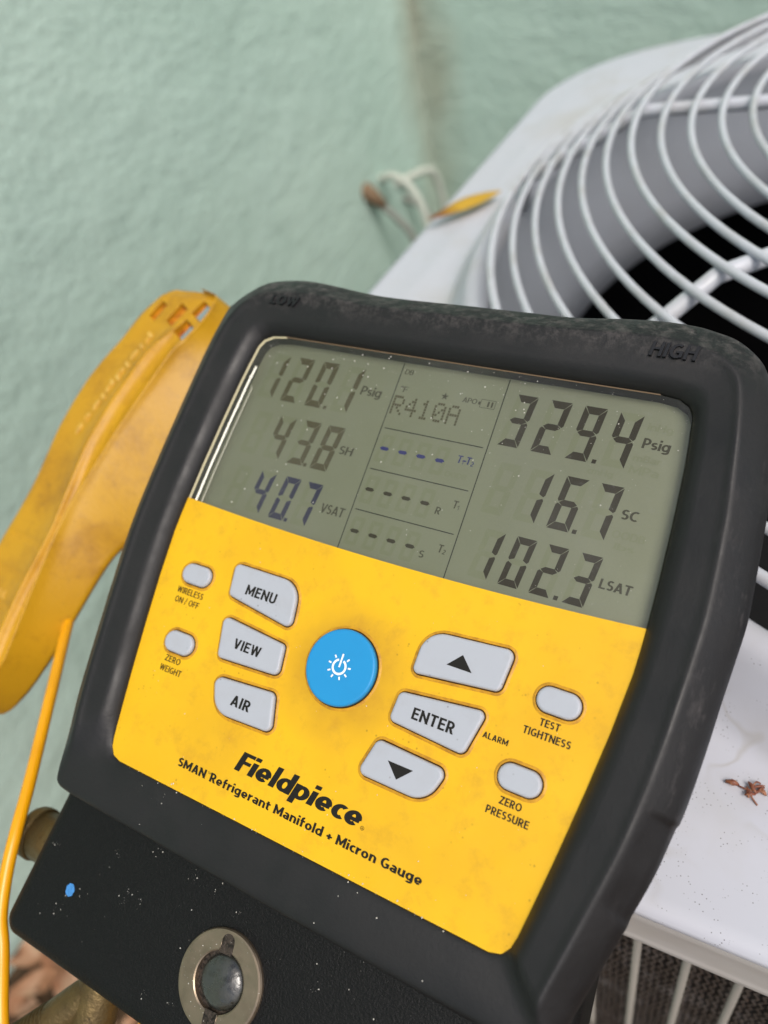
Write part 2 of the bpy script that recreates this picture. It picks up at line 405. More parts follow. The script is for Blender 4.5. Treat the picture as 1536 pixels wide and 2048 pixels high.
M_white = Mat('white print', srgb(240, 243, 245), 0.5)
M_lcd = Mat('liquid crystal panel', srgb(148, 151, 127), 0.42, metal=0.45, spec=0.3)
M_lcd.mixcol(M_lcd.ramp(M_lcd.noise(1600, 2), 0.4, 0.7, 0, 0.3), srgb(138, 142, 117))
M_lcd.mixcol(M_lcd.ramp(M_lcd.noise(18, 3), 0.4, 0.7, 0, 0.3), srgb(140, 142, 119))
M_seg = Mat('dark display segment', srgb(56, 51, 34), 0.6, spec=0.1)
M_segp = Mat('faded display segment', srgb(80, 75, 50), 0.6, spec=0.1)
M_segb = Mat('blue black display segment', srgb(40, 40, 70), 0.6, spec=0.1)
M_dash = Mat('blue display dash', srgb(48, 50, 112), 0.6, spec=0.1)
M_ghost = Mat('unlit display segment', srgb(143, 147, 119), 0.42, metal=0.45, spec=0.1)
M_lcdink = Mat('display print', srgb(72, 70, 54), 0.6, spec=0.1)
M_line = Mat('display rule', srgb(26, 26, 22), 0.6, spec=0.1)
M_well = Mat('display well wall', srgb(44, 40, 34), 0.5)
M_acr = Mat('clear edge', srgb(196, 186, 150), 0.12, spec=0.9)
M_tan = Mat('tan gasket', srgb(112, 92, 70), 0.45)
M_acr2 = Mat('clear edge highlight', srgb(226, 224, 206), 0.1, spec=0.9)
M_glass = Mat('display window', (1, 1, 1, 1), 0.05)
t = M_glass
tr = t.n.new('ShaderNodeBsdfTransparent'); gl = t.n.new('ShaderNodeBsdfGlossy'); gl.inputs['Roughness'].default_value = 0.06
tr.inputs[0].default_value = (0.93, 0.94, 0.92, 1)
fr = t.n.new('ShaderNodeFresnel'); fr.inputs[0].default_value = 1.47
mx = t.n.new('ShaderNodeMixShader'); t.l.new(fr.outputs[0], mx.inputs[0]); t.l.new(tr.outputs[0], mx.inputs[1]); t.l.new(gl.outputs[0], mx.inputs[2])
df = t.n.new('ShaderNodeBsdfDiffuse'); df.inputs[0].default_value = (0.75, 0.75, 0.72, 1)
mx2 = t.n.new('ShaderNodeMixShader')
t.l.new(t.math('ADD', t.ramp(t.noise(22, 5, 0.6), 0.4, 0.75, 0.015, 0.06), t.ramp(t.noise(700, 3), 0.6, 0.75, 0, 0.05)), mx2.inputs[0])
t.l.new(mx.outputs[0], mx2.inputs[1]); t.l.new(df.outputs[0], mx2.inputs[2])
t.l.new(mx2.outputs[0], t.n['Material Output'].inputs[0])

M_block = Mat('black powder coat', srgb(8, 8, 8), 0.5, spec=0.28)
t = M_block
t.bump(t.noise(1700, 3, 0.6), 0.5, 0.0006)
t.mixcol(t.ramp(t.noise(2600, 2), 0.64, 0.75, 0, 0.4), srgb(52, 52, 54))
M_dot = Mat('blue dot paint', srgb(66, 138, 206), 0.5)
M_dot.bump(M_dot.noise(900, 4), 0.5, 0.001)
M_steel = Mat('dull nickel', srgb(152, 136, 116), 0.34, metal=0.85)
M_steel.mixcol(M_steel.ramp(M_steel.noise(160, 6), 0.5, 0.75, 0, 0.6), srgb(118, 104, 88)).rough(M_steel.ramp(M_steel.noise(300, 5), 0.3, 0.7, 0.25, 0.5))
M_grime = Mat('grimy metal recess', srgb(74, 64, 56), 0.45, metal=0.5)
M_grime.mixcol(M_grime.ramp(M_grime.noise(700, 5), 0.45, 0.6), srgb(34, 29, 24)).bump(M_grime.noise(800, 4), 0.6, 0.0008)
M_dome = Mat('smoky glass dome', srgb(48, 50, 48), 0.2, spec=1.0)
t = M_dome
t.mixcol(t.ramp(t.noise(480, 5, 0.7), 0.52, 0.6, 0, 0.8), srgb(30, 28, 22))
t.mixcol(t.ramp(t.noise(160, 3), 0.45, 0.6, 0, 0.5), srgb(52, 50, 40))
t.rough(t.ramp(t.noise(400, 4), 0.35, 0.65, 0.12, 0.45)).bump(t.noise(900, 4), 0.25, 0.0004)
M_brass = Mat('weathered brass', srgb(112, 94, 58), 0.5, metal=0.6)
t = M_brass
t.mixcol(t.ramp(t.noise(120, 6), 0.45, 0.7, 0, 0.7), srgb(80, 66, 44))
t.mixcol(t.ramp(t.noise(500, 5), 0.6, 0.7, 0, 0.7), srgb(54, 40, 24)).bump(t.noise(900, 4), 0.5, 0.0006)
t.rough(t.ramp(t.noise(200, 5), 0.3, 0.7, 0.32, 0.6))
M_clamp = Mat('worn yellow plastic', srgb(200, 150, 26), 0.4, spec=0.4)
t = M_clamp
t.mixcol(t.ramp(t.noise(24, 5), 0.4, 0.7, 0, 0.5), srgb(186, 132, 24))
t.mixcol(t.ramp(t.noise(38, 6, 0.75), 0.46, 0.7, 0, 0.75), srgb(150, 102, 24))
t.mixcol(t.ramp(t.noise(900, 3, 0.6), 0.66, 0.74, 0, 0.5), srgb(98, 70, 34))
t.mixcol(t.ramp(t.noise(300, 6, 0.75), 0.62, 0.75, 0, 0.4), srgb(110, 82, 46))
t.bump(t.noise(40, 3), 0.15, 0.002).bump(t.noise(700, 4), 0.2, 0.0005)
M_clampin = Mat('rust stained slot', srgb(206, 132, 20), 0.6)
M_clampin.mixcol(M_clampin.ramp(M_clampin.noise(300, 5), 0.45, 0.62), srgb(150, 78, 16))
M_emb2 = Mat('highlight-painted raised plastic', srgb(226, 182, 84), 0.42)  # lighter than the body: edge highlights of the letters put into the colour
M_emb2.mixcol(M_emb2.ramp(M_emb2.noise(300, 4), 0.5, 0.7, 0, 0.6), srgb(170, 122, 50))
M_scuff = Mat('grey scuff marks', srgb(116, 92, 66), 0.8, spec=0.1)
M_chrome = Mat('bright metal', srgb(206, 208, 214), 0.22, metal=0.9)
M_cable = Mat('yellow cable', srgb(240, 168, 12), 0.28, spec=0.55)
M_cable.mixcol(M_cable.ramp(M_cable.noise(70, 5), 0.55, 0.75, 0, 0.35), srgb(214, 140, 20))
M_leaf = Mat('yellow leaf', srgb(196, 156, 46), 0.5)
t = M_leaf
sl = t.n.new('ShaderNodeSeparateXYZ'); t.l.new(t.coord(), sl.inputs[0])
t.mixcol(t.ramp(t.math('ADD', sl.outputs[0], t.ramp(t.noise(80, 4), 0.3, 0.7, -0.008, 0.008)), -0.006, -0.020, 0, 1), srgb(126, 74, 30))
M_debris = Mat('red brown bract', srgb(122, 68, 48), 0.45)
M_debris.mixcol(M_debris.ramp(M_debris.noise(600, 4), 0.45, 0.6), srgb(160, 108, 76))
M_pipe = Mat('cream plastic pipe', srgb(190, 195, 184), 0.5)
M_pipe2 = Mat('grey plastic pipe', srgb(140, 142, 134), 0.55)
M_rust = Mat('brown sealant', srgb(128, 104, 80), 0.8)
M_dust = Mat('pale speck', srgb(214, 210, 200), 0.3, spec=0.7)

# ------------------------------------------------------------------ setting: ground and house wall
gv = [(-60, -60, 0), (60, -60, 0), (60, 60, 0), (-60, 60, 0)]
g = mesh_obj('ground', gv, [(0, 1, 2, 3)], M_ground); g['kind'] = 'structure'; g['label'] = 'brown soil beside the house wall'
foot = [(-0.70, -3.0), (-0.70, 1.375), (4.0, 1.375), (4.0, 1.525), (-0.85, 1.525), (-0.85, -3.0)]
V, F = loft([[(x, y, -0.05) for x, y in foot], [(x, y, 2.7) for x, y in foot]], True, True, True)
wl = mesh_obj('house_wall', V, F, M_wall)
tag(wl, 'mint green stucco house wall with a stained inside corner', 'wall')
# leaf litter
V = []; F = []
for i in range(1500):
    x = rnd.uniform(-0.70, 0.3); y = rnd.uniform(-0.7, 0.55)
    if x > -0.26 and y > 0.05: continue
    z = 0.004 + rnd.random() * 0.03; L = rnd.uniform(0.018, 0.045); Wd = L * rnd.uniform(0.3, 0.5); a = rnd.uniform(0, 6.28)
    tl = rnd.uniform(-0.5, 0.5); tw = rnd.uniform(-0.5, 0.5); cu = rnd.uniform(0.0, 0.4)
    m = Matrix.Translation((x, y, z)) @ Matrix.Rotation(a, 4, 'Z') @ Matrix.Rotation(tl, 4, 'Y') @ Matrix.Rotation(tw, 4, 'X')
    k = len(V)
    for u in (-1, -0.4, 0.3, 1):
        wv = Wd * (1 - u * u) ** 0.5 * (1.1 if u < 0 else 0.9)
        V += [m @ Vector((u * L, -wv, cu * L * u * u + 0.3 * wv)), m @ Vector((u * L, 0, cu * L * u * u)), m @ Vector((u * L, wv, cu * L * u * u + 0.3 * wv))]
    for r in range(3):
        for c in range(2):
            q = k + r * 3 + c; F.append((q, q + 1, q + 4, q + 3))
lit = mesh_obj('leaf_litter', V, F, M_litter, smooth=True); tag(lit, 'brown fallen leaves covering the soil below the wall', 'leaf litter', kind='stuff')

# ------------------------------------------------------------------ air conditioner
CX, CY, CZ = 0.14627, 0.44583, -0.14969 + H
PZ = -0.22504 + H
ac = empty('air_conditioner', Matrix.Translation((CX, CY, 0)))
tag(ac, 'off-white outdoor air conditioner unit with a round wire fan guard on top', 'air conditioner')
HXL, HXR, HYF, HYB, CR = 0.392, 0.392, 0.3685, 0.404, 0.16
def ac_outline(inset, n=256):
    """rounded square around the fan axis sampled at equal angles"""
    x0, x1, y0, y1 = -HXL + inset, HXR - inset, -HYF + inset, HYB - inset; r = max(CR - inset, 0.01)
    out = []
    for i in range(n):
        a = 2 * math.pi * i / n; c, s = math.cos(a), math.sin(a)
        lo, hi = 0.0, 1.2
        for _ in range(36):
            m = (lo + hi) / 2; x, y = c * m, s * m
            qx = max(x0 + r - x, x - (x1 - r), 0); qy = max(y0 + r - y, y - (y1 - r), 0)
            if qx * qx + qy * qy <= r * r: lo = m
            else: hi = m
        out.append((c * lo, s * lo))
    return out
NA = 256
def circ(r, n=NA): return [(math.cos(2 * math.pi * i / n) * r, math.sin(2 * math.pi * i / n) * r) for i in range(n)]
def ring3(pts, z): return [(x, y, z) for x, y in pts]
# lid: rounded edge, sloping band, flat, cone up to the orifice
rg = []
for ins, dz in ((0.0035, -0.0065), (0.0008, -0.0045), (0.0, -0.003), (0.0004, -0.0012), (0.003, 0.0), (0.006, 0.0004), (0.010, 0.0002), (0.028, 0.0030), (0.032, 0.0034)):
    rg.append(ring3(ac_outline(ins), PZ + dz - 0.0025))
o1 = ac_outline(0.032); c1 = circ(0.347)
rg.append(ring3([((a[0] + b[0]) / 2, (a[1] + b[1]) / 2) if math.hypot(*a) > 0.36 else ((a[0] * .4 + b[0] * .6), (a[1] * .4 + b[1] * .6)) for a, b in zip(o1, c1)], PZ + 0.0005))
for r, z in ((0.347, 0.0), (0.3435, 0.0008), (0.3405, 0.0032), (0.3355, 0.0115), (0.3305, 0.0195), (0.3285, 0.0225), (0.326, 0.0243), (0.3225, 0.0250), (0.3195, 0.0243), (0.3175, 0.0222), (0.3165, 0.017), (0.316, 0.012)):
    rg.append(ring3(circ(r), PZ + z))
V, F = loft(rg)
mesh_obj('top_panel', V, F, M_panel, ac, smooth=True)
rg = [ring3(ac_outline(i), PZ + z) for i, z in ((0.0045, -0.0085), (0.0015, -0.0095), (0.0008, -0.012), (0.0008, -0.0225), (0.0002, -0.0235), (-0.0004, -0.0245), (0.0004, -0.0255), (0.003, -0.0262), (0.02, -0.0262))]
V, F = loft(rg); mesh_obj('edge_trim', V, F, M_lip, ac, smooth=True)
# shroud: the grey wall inside the orifice
rg = [ring3(circ(r), PZ + z) for r, z in ((0.3158, 0.016), (0.3105, -0.002), (0.302, -0.02), (0.296, -0.045), (0.2915, -0.075), (0.294, -0.0765))]
V, F = loft(rg); mesh_obj('fan_shroud', V, F, M_shroud, ac, smooth=True)
# dark cavity and fan
rg = [ring3(ac_outline(0.025), PZ - 0.0255), ring3(ac_outline(0.025), 0.08)]
V, F = loft(rg, True, False, True); mesh_obj('inner_liner', V, F, M_dark, ac)
V, F = tube([(0, 0, PZ - 0.36), (0, 0, PZ - 0.17)], 0.055, 24); mesh_obj('fan_motor', V, F, M_dark, ac)
for k in range(4):
    V = []; F = []
    for i in range(9):
        r = 0.05 + 0.23 * i / 8
        for s in range(5):
            a = k * math.pi / 2 + (s / 4 - 0.5) * (1.1 - 0.2 * i / 8) + 0.2 * i / 8
            V.append((math.cos(a) * r, math.sin(a) * r, PZ - 0.20 - 0.06 * (s / 4 - 0.5)))
    for i in range(8):
        for s in range(4): q = i * 5 + s; F.append((q, q + 1, q + 6, q + 5))
    mesh_obj('fan_blade', V, F, M_dark, ac, smooth=True)
# coil skin
NC = 720
oc = ac_outline(0.021, NC); per = [0.0]
for i in range(NC):
    a, b = oc[i], oc[(i + 1) % NC]; per.append(per[-1] + math.hypot(b[0] - a[0], b[1] - a[1]))
def on_outline(s, ol=oc):
    s %= per[-1]
    lo, hi = 0, NC
    while hi - lo > 1:
        m = (lo + hi) // 2
        if per[m] <= s: lo = m
        else: hi = m
    f = (s - per[lo]) / (per[lo + 1] - per[lo]); a, b = ol[lo], ol[(lo + 1) % NC]
    return (a[0] + (b[0] - a[0]) * f, a[1] + (b[1] - a[1]) * f)
rg = [ring3(ac_outline(0.0235), PZ - 0.026), ring3(ac_outline(0.0235), 0.10)]
V, F = loft(rg); mesh_obj('coil_core', V, F, M_dark, ac)
rg = [ring3(ac_outline(i), z) for i, z in ((0.03, 0.10), (0.002, 0.10), (0.002, 0.02), (0.03, 0.02))]
V, F = loft(rg, True, False, True); mesh_obj('base_pan', V, F, M_lip, ac, smooth=False)
# zigzag fins standing side by side on the front face near the camera: too fine to count
V = []; F = []
y0 = -HYF + 0.0205; zt, zb = PZ - 0.026, PZ - 0.30
x = -0.235; step = 0.0026
while x < 0.06:
    k = len(V); m = 72
    for i in range(m + 1):
        z = zt + (zb - zt) * i / m; w = 0.0009 * (1 if i % 2 else -1) + 0.0002 * math.sin(x * 900 + i)
        yy = y0 + 0.0004 * math.sin(x * 173 + z * 90)
        V += [(x + w - 0.0004, yy, z), (x + w + 0.0004, yy, z), (x + w, yy + 0.006, z)]
    for i in range(m):
        q = k + i * 3
        F += [(q, q + 1, q + 4, q + 3), (q + 1, q + 2, q + 5, q + 4), (q + 2, q, q + 3, q + 5)]
    x += step
fn = mesh_obj('coil_fins', V, F, M_fin, ac); fn['kind'] = 'stuff'
# upright guard rods all round the coil
ol2 = ac_outline(0.0133, NC)
def at2(s):
    p = on_outline(s); d = math.hypot(*p); return p
s0 = None
for i in range(NC):
    if oc[i][1] < -HYF + 0.0215 and abs(oc[i][0] - (-0.0107 - CX)) < 0.003: s0 = per[i]
rodmesh = None
for k in range(-58, 26):
    p = on_outline(s0 + k * 0.0158)
    n = Vector((p[0], p[1])).normalized() if False else None
    q = Vector(p) * (1 + 0.0065 / math.hypot(*p))
    if rodmesh is None:
        V, F = tube([(0, 0, PZ - 0.0258), (0, 0, 0.09)], 0.00145, 10)
        ro = mesh_obj('guard_rod', V, F, M_rod, ac, smooth=True); rodmesh = ro.data
    else:
        ro = bpy.data.objects.new('guard_rod', rodmesh); COL.objects.link(ro); ro.parent = ac
    ro.location = (q.x, q.y, 0)
for zz in (PZ - 0.205, PZ - 0.40):
    P = [(x * 1.02, y * 1.02, zz) for x, y in ac_outline(0.0175, 240)]
    V, F = tube(P, 0.0016, 8, closed=True); mesh_obj('guard_hoop', V, F, M_rod, ac, smooth=True)
# fan guard: rings and bent spokes
guard = bpy.data.objects.new('fan_guard', None); COL.objects.link(guard); guard.parent = ac; guard.empty_display_size = 0.02
RG, SL, SI, SP, SPO = 0.2471, 0.527, 0.036, 0.01344, 0.01136
guard.location = (0.0023, -0.0008, 0)
def gz(r): return CZ + (-(r - RG) * SL - 0.31 * (r - RG) ** 2 if r > RG else (RG - r) * SI)
WR = 0.00175
k = 6
while True:
    r = RG + k * (SPO if k > 0 else SP)
    if r < 0.03: break
    P = [(math.cos(2 * math.pi * i / 160) * r, math.sin(2 * math.pi * i / 160) * r, gz(r) + WR * 0.6) for i in range(160)]
    V, F = tube(P, WR * (1.25 if k == 6 else 1), 10, closed=True)
    mesh_obj('ring', V, F, M_wire, guard, smooth=True)
    k -= 1
TH1, TH2 = 1.5776, 2.317
dth = TH2 - TH1
for i in range(9):
    th = TH1 + dth * i
    if i == 8: continue
    # fit angles are measured from the unit's depth axis towards its left
    dx, dyv = -math.sin(th), math.cos(th)
    P = [(dx * r, dyv * r, gz(r) - 0.0035) for r in (0.03, 0.09, 0.15, 0.2, RG - 0.012, RG, RG + 0.012, RG + 0.03, RG + 0.05, RG + 0.067)]
    P.append((dx * (RG + 0.0705), dyv * (RG + 0.0705), PZ + 0.018))
    V, F = tube(P, 0.0034, 12); mesh_obj('spoke', V, F, M_wire, guard, smooth=True)
P = circ(0.035, 48)
V, F = loft([ring3(P, gz(0.03) + 0.002), ring3(circ(0.036, 48), gz(0.03)), ring3(circ(0.036, 48), gz(0.03) - 0.006)], True, True, True)
mesh_obj('centre_plate', V, F, M_wire, guard)

# ------------------------------------------------------------------ pipes out of the wall
def pipe(loc, label, white, grey, cap):
    e = empty('wall_pipe', Matrix.Translation(loc)); tag(e, label, 'pipe', 'pipes beside the wall corner')
    L = Vector(loc)
    V, F = tube([p - L for p in catmull(white, 8)], 0.007, 12); mesh_obj('white_pipe', V, F, M_pipe, e, smooth=True)
    V, F = tube([p - L for p in catmull(grey, 8)], 0.006, 10); mesh_obj('grey_line', V, F, M_pipe2, e, smooth=True)
    if cap:
        V, F = tube([Vector(p) - L for p in cap], [0.009, 0.014, 0.013, 0.008], 12); mesh_obj('sealant_plug', V, F, M_rust, e, smooth=True)
def z_(v): return v + H
pipe((-0.70, 1.11, z_(-0.50)), 'cream pipe curving out of the wall, the nearer of two by the corner',
     [(-0.705, 1.165, z_(-0.500)), (-0.67, 1.163, z_(-0.492)), (-0.635, 1.158, z_(-0.515)), (-0.615, 1.15, z_(-0.56)), (-0.605, 1.14, z_(-0.66)), (-0.60, 1.135, z_(-0.80))],
     [(-0.70, 1.12, z_(-0.51)), (-0.66, 1.13, z_(-0.55)), (-0.635, 1.14, z_(-0.61)), (-0.625, 1.15, z_(-0.80))],
     [(-0.72, 1.112, z_(-0.49)), (-0.70, 1.112, z_(-0.495)), (-0.692, 1.116, z_(-0.505)), (-0.675, 1.122, z_(-0.525))])
pipe((-0.70, 1.26, z_(-0.520)), 'cream pipe curving out of the wall right beside the corner',
     [(-0.705, 1.215, z_(-0.530)), (-0.685, 1.24, z_(-0.527)), (-0.665, 1.27, z_(-0.527)), (-0.655, 1.29, z_(-0.550)), (-0.65, 1.30, z_(-0.650)), (-0.65, 1.30, z_(-0.830))],
     [(-0.70, 1.235, z_(-0.560)), (-0.67, 1.25, z_(-0.590)), (-0.65, 1.265, z_(-0.650)), (-0.645, 1.27, z_(-0.830))],
     None)

# ------------------------------------------------------------------ leaf and bract on the unit
V = []; F = []; n = 12
for i in range(n + 1):
    u = i / n * 2 - 1; wv = 0.0085 * (1 - abs(u) ** 1.8) * (1 + 0.25 * u)
    for j in (-1, -0.5, 0, 0.5, 1):
        V.append((u * 0.029, j * wv, 0.0022 + 0.003 * u * u + 0.45 * abs(j) * wv))
for i in range(n):
    for j in range(4): q = i * 5 + j; F.append((q, q + 1, q + 6, q + 5))
lf = mesh_obj('fallen_leaf', V, F, M_leaf, smooth=True)
lf.modifiers.new('thick', 'SOLIDIFY').thickness = 0.0004
lf.matrix_world = Matrix.Translation((-0.2205, 0.470, PZ + 0.0015)) @ Matrix.Rotation(math.radians(52), 4, 'Z')
tag(lf, 'curled yellow leaf with a brown tip lying on the edge of the unit', 'leaf')

db = empty('dried_bract', Matrix.Translation((0.010, 0.1195, PZ)))
tag(db, 'small red brown dried flower sprig lying on the white lid', 'flower sprig')
def drop(name, c, L, w, a, lift=0.0012):
    d = Vector((math.cos(a), math.sin(a), 0)); rr = []; P = []
    for i in range(7):
        u = i / 6; P.append(Vector(c) + d * L * (u - 0.5) + Vector((0, 0, lift + 0.0005 * math.sin(u * 3)))); rr.append(w * (0.25 + 0.75 * math.sin(min(1, u * 1.25) * math.pi * 0.85)))
    V, F = tube(P, rr, 8); return mesh_obj(name, V, F, M_debris, db, smooth=True)
drop('bract', (-0.0042, 0.0006, 0), 0.0035, 0.0009, 3.2)
for i in range(9):
    drop('petal', (0.001 + rnd.uniform(-.001, .0075), rnd.uniform(-.002, .0025), 0), rnd.uniform(.002, .0045), rnd.uniform(.00035, .0008), rnd.uniform(0, 6.28), rnd.uniform(.0006, .002))
for P in ([(-0.0025, 0.0005, .001), (0, 0, .0015), (0.004, 0.0006, .0018)], [(0.0, 0.0002, .0012), (0.0012, -0.0018, .0014), (0.003, -0.0034, .0008)], [(0.0008, 0.0008, .0015), (0.0016, 0.0028, .002), (0.0028, 0.0032, .0012)]):
    V, F = tube(catmull(P, 6), 0.00025, 6); mesh_obj('stalk', V, F, M_debris, db, smooth=True)

# ------------------------------------------------------------------ gauge
AX = Matrix(((0.99937, 0.03541, 0.00166), (-0.03041, 0.88039, -0.47328), (-0.01822, 0.47293, 0.88091)))
O = Vector((-0.078507, 0.098823, -0.157961 + H)) - 0.0115 * AX.col[0]
DEV = Matrix.Translation(O) @ AX.to_4x4()
dev = empty('manifold_gauge', DEV)
tag(dev, 'yellow digital refrigerant manifold gauge in a black rubber boot', 'gauge')

face_half = [(0, 75), (20, 75), (40, 75.1), (58, 75), (62.8, 74.4), (65.6, 72.8), (66.9, 70.4), (67.7, 64), (68.3, 58), (69.2, 43), (69.8, 28), (70, 16), (69.8, 6), (68.6, -8), (66.9, -22), (64.7, -38), (62.8, -50), (61.8, -56), (61.0, -58.7), (59.3, -60.8), (56.5, -61.6), (40, -61.6), (0, -61.6)]
face_c = face_half + [(-x, y) for x, y in face_half[-2:0:-1]]
outer_c = [(0, 94.6), (16.2, 94.6), (30.2, 94.8), (43.3, 96.1), (53.7, 96.7), (62.0, 96.3), (66.1, 95.5), (71.7, 93.9), (77.2, 90.1), (80.4, 86.1), (82.8, 80), (84.8, 71), (86.6, 61), (88.1, 51.7), (88.7, 44.2), (89.2, 37.5), (89.8, 26.2), (89.5, 18), (88.9, 6.9), (88.4, -5.0), (87.5, -17.1), (86.6, -24.0), (85.2, -33.3), (83.4, -41), (81.4, -48.4), (78.9, -58.2), (76.8, -66.4), (75.6, -72), (74.2, -75.2), (71, -76.4), (57, -76.6), (0, -76.6), (-57, -76.5), (-71, -76.3), (-75.5, -75.6), (-77.0, -73.6), (-78.9, -66.3), (-82.2, -52.4), (-84.4, -38), (-87.9, -11.4), (-89.5, 5.1), (-89.8, 26), (-89.3, 50.1), (-88.4, 70), (-86.6, 82.5), (-85.0, 85.5), (-80.4, 90.2), (-74.4, 94.6), (-65.5, 96.5), (-57.9, 96.8), (-47.6, 96.0), (-36.2, 94.8), (-25.6, 94.3)]
def polar(contour, angs):
    P = contour; out = []
    n = len(P)
    for a in angs:
        dx, dy_ = math.cos(a), math.sin(a); best = None
        for i in range(n):
            x0, y0 = P[i]; x1, y1 = P[(i + 1) % n]
            ex, ey = x1 - x0, y1 - y0; den = dx * ey - dy_ * ex
            if abs(den) < 1e-9: continue
            t_ = (x0 * ey - y0 * ex) / den; s_ = (x0 * dy_ - y0 * dx) / den
            if t_ > 0 and -1e-6 <= s_ <= 1 + 1e-6 and (best is None or t_ > best): best = t_
        out.append((dx * best, dy_ * best))
    return out
NB = 640
angs = [2 * math.pi * i / NB for i in range(NB)]
fc = polar(face_c, angs)
oc_ = polar([tuple(p) for p in catmull([(x, y, 0) for x, y in outer_c], 4, True)] and [(p.x, p.y) for p in catmull([(x, y, 0) for x, y in outer_c], 4, True)], angs)
prof = [(-0.004, -5.2), (0.0, -0.6), (0.006, 0.3), (0.035, 1.3), (0.085, 2.5), (0.14, 3.35), (0.185, 3.72), (0.24, 3.9), (0.45, 4.25), (0.53, 4.55), (0.57, 4.85), (0.605, 4.72), (0.645, 4.1), (0.72, 3.0), (0.82, 1.3), (0.90, -0.1), (0.955, -1.5), (0.99, -3.0), (1.0, -4.6), (1.0, -8.0), (0.985, -20), (0.97, -33), (0.93, -36), (0.80, -37)]
profb = [(-0.004, -5.2), (0.0, -0.6), (0.008, 0.1), (0.03, 0.4), (0.12, 0.7), (0.24, 0.95), (0.32, 1.05), (0.40, 1.15), (0.50, 1.2), (0.60, 1.2), (0.68, 1.15), (0.74, 1.1), (0.80, 1.0), (0.86, 0.85), (0.91, 0.55), (0.95, 0.0), (0.975, -0.7), (0.99, -1.6), (1.0, -3.0), (1.0, -7.0), (0.99, -18), (0.98, -33), (0.93, -36), (0.80, -37)]
def sstep(a, b, x):
    t_ = max(0, min(1, (x - a) / (b - a))); return t_ * t_ * (3 - 2 * t_)
rings = []
for (u, z), (ub, zb_) in zip(prof, profb):
    r_ = []
    for (fx, fy), (ox, oy) in zip(fc, oc_):
        w = sstep(-70, -76.2, oy) if ox > 0 else sstep(-60, -76.2, oy)
        uu = u + (ub - u) * w; zz = z + (zb_ - z) * w
        # finger notch low on the right flank
        nt = 0
        if ox > 0:
            nt = sstep(-22.0, -22.9, oy) * (1 - sstep(-44.6, -45.6, oy))
        if nt and u > 0.70:
            e = sstep(0.70, 0.76, u); uu -= 0.018 * nt * e; zz -= 0.65 * nt * e
        jx = 0.10 * noise.noise(Vector((ox * 0.05, oy * 0.05, u * 3))) if 0.2 < u <= 1 else 0
        r_.append(((fx + (ox - fx) * uu + jx) * MM, (fy + (oy - fy) * uu + jx) * MM, (zz + jx * 0.8) * MM))
    rings.append(r_)
V, F = loft(rings, True, False, True)
boot = mesh_obj('rubber_boot', V, F, M_rubber, dev, smooth=True)
lettering('LOW', -65.2, 83.3, 10.6, 3.1, 4.35, M_emb, boot, 0.17, 0.1, extrude=0.55)
lettering('HIGH', 53.2, 82.6, 11.6, 3.9, 4.5, M_emb, boot, 0.17, 0.1, extrude=0.55)

# yellow plate: below the arc that ends the display
def arc_y(x): return 14.75 + 2.15 * (x / 70.0) ** 2
right = [p for p in face_half if p[1] < 16]
plate = [(x, arc_y(x)) for x in [-69.9 + 139.8 * i / 40 for i in range(41)]]
plate += [(x * 1.004, y) for x, y in right] + [(-x * 1.004, y) for x, y in right[::-1]][1:]
pl2 = [(x, y, 0) for x, y in plate]
bm = bmesh.new()
vt = [bm.verts.new((x * MM, y * MM, 0)) for x, y, z in pl2]; fcs = bm.faces.new(vt)
ext = bmesh.ops.extrude_face_region(bm, geom=[fcs]); vv = [e for e in ext['geom'] if isinstance(e, bmesh.types.BMVert)]
bmesh.ops.translate(bm, verts=vv, vec=(0, 0, -0.0016))
me = bpy.data.meshes.new('face_plate'); bmesh.ops.recalc_face_normals(bm, faces=bm.faces); bm.to_mesh(me); bm.free()
plate_o = bpy.data.objects.new('face_plate', me); COL.objects.link(plate_o); plate_o.parent = dev; me.materials.append(M_yel.m)

# --- keys
def key(poly, rad, mat, words=None, top=1.5, seg=8, circle=None):
    def outline(ins):
        if circle:
            cx, cy, r = circle; return [(cx + (r - ins) * math.cos(2 * math.pi * i / 64), cy + (r - ins) * math.sin(2 * math.pi * i / 64)) for i in range(64)]
        return round_poly(inset_poly(poly, ins), [max(q - ins, 0.12) for q in rad], seg)
    rg = []
    for ins, z in ((0.0, -0.4), (0.0, top - 0.75), (0.08, top - 0.42), (0.28, top - 0.14), (0.55, top - 0.02), (0.9, top)):
        rg.append([(x * MM, y * MM, z * MM) for x, y in outline(ins)])
    V, F = loft(rg, True, True, True)
    kb = mesh_obj('key', V, F, mat, dev, smooth=True)
    kb.data.polygons[-1].use_smooth = False
    # grimy gap and the low yellow lip pressed up around it
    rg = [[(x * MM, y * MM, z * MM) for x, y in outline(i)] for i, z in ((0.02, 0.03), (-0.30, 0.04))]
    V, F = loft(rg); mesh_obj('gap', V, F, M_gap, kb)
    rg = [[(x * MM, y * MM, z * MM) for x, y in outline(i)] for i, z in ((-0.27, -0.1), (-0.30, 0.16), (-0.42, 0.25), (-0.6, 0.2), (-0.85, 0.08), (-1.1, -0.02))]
    V, F = loft(rg); mesh_obj('lip', V, F, M_yellip, kb, smooth=True)
    return kb
def pill(cx, cy, w, h):
    k = key([(cx - w / 2, cy - h / 2), (cx + w / 2, cy - h / 2), (cx + w / 2, cy + h / 2), (cx - w / 2, cy + h / 2)], [h / 2 - 0.02] * 4, M_key, top=1.3)
    return k
pill(-55.1, -4.95, 10.4, 6.0)['label'] = 'small blank pill key above WIRELESS ON/OFF'
pill(-52.0, -24.95, 10.3, 6.1)['label'] = 'small blank pill key above ZERO WEIGHT'
pill(55.95, -5.6, 10.6, 6.1)['label'] = 'small blank pill key above TEST TIGHTNESS'
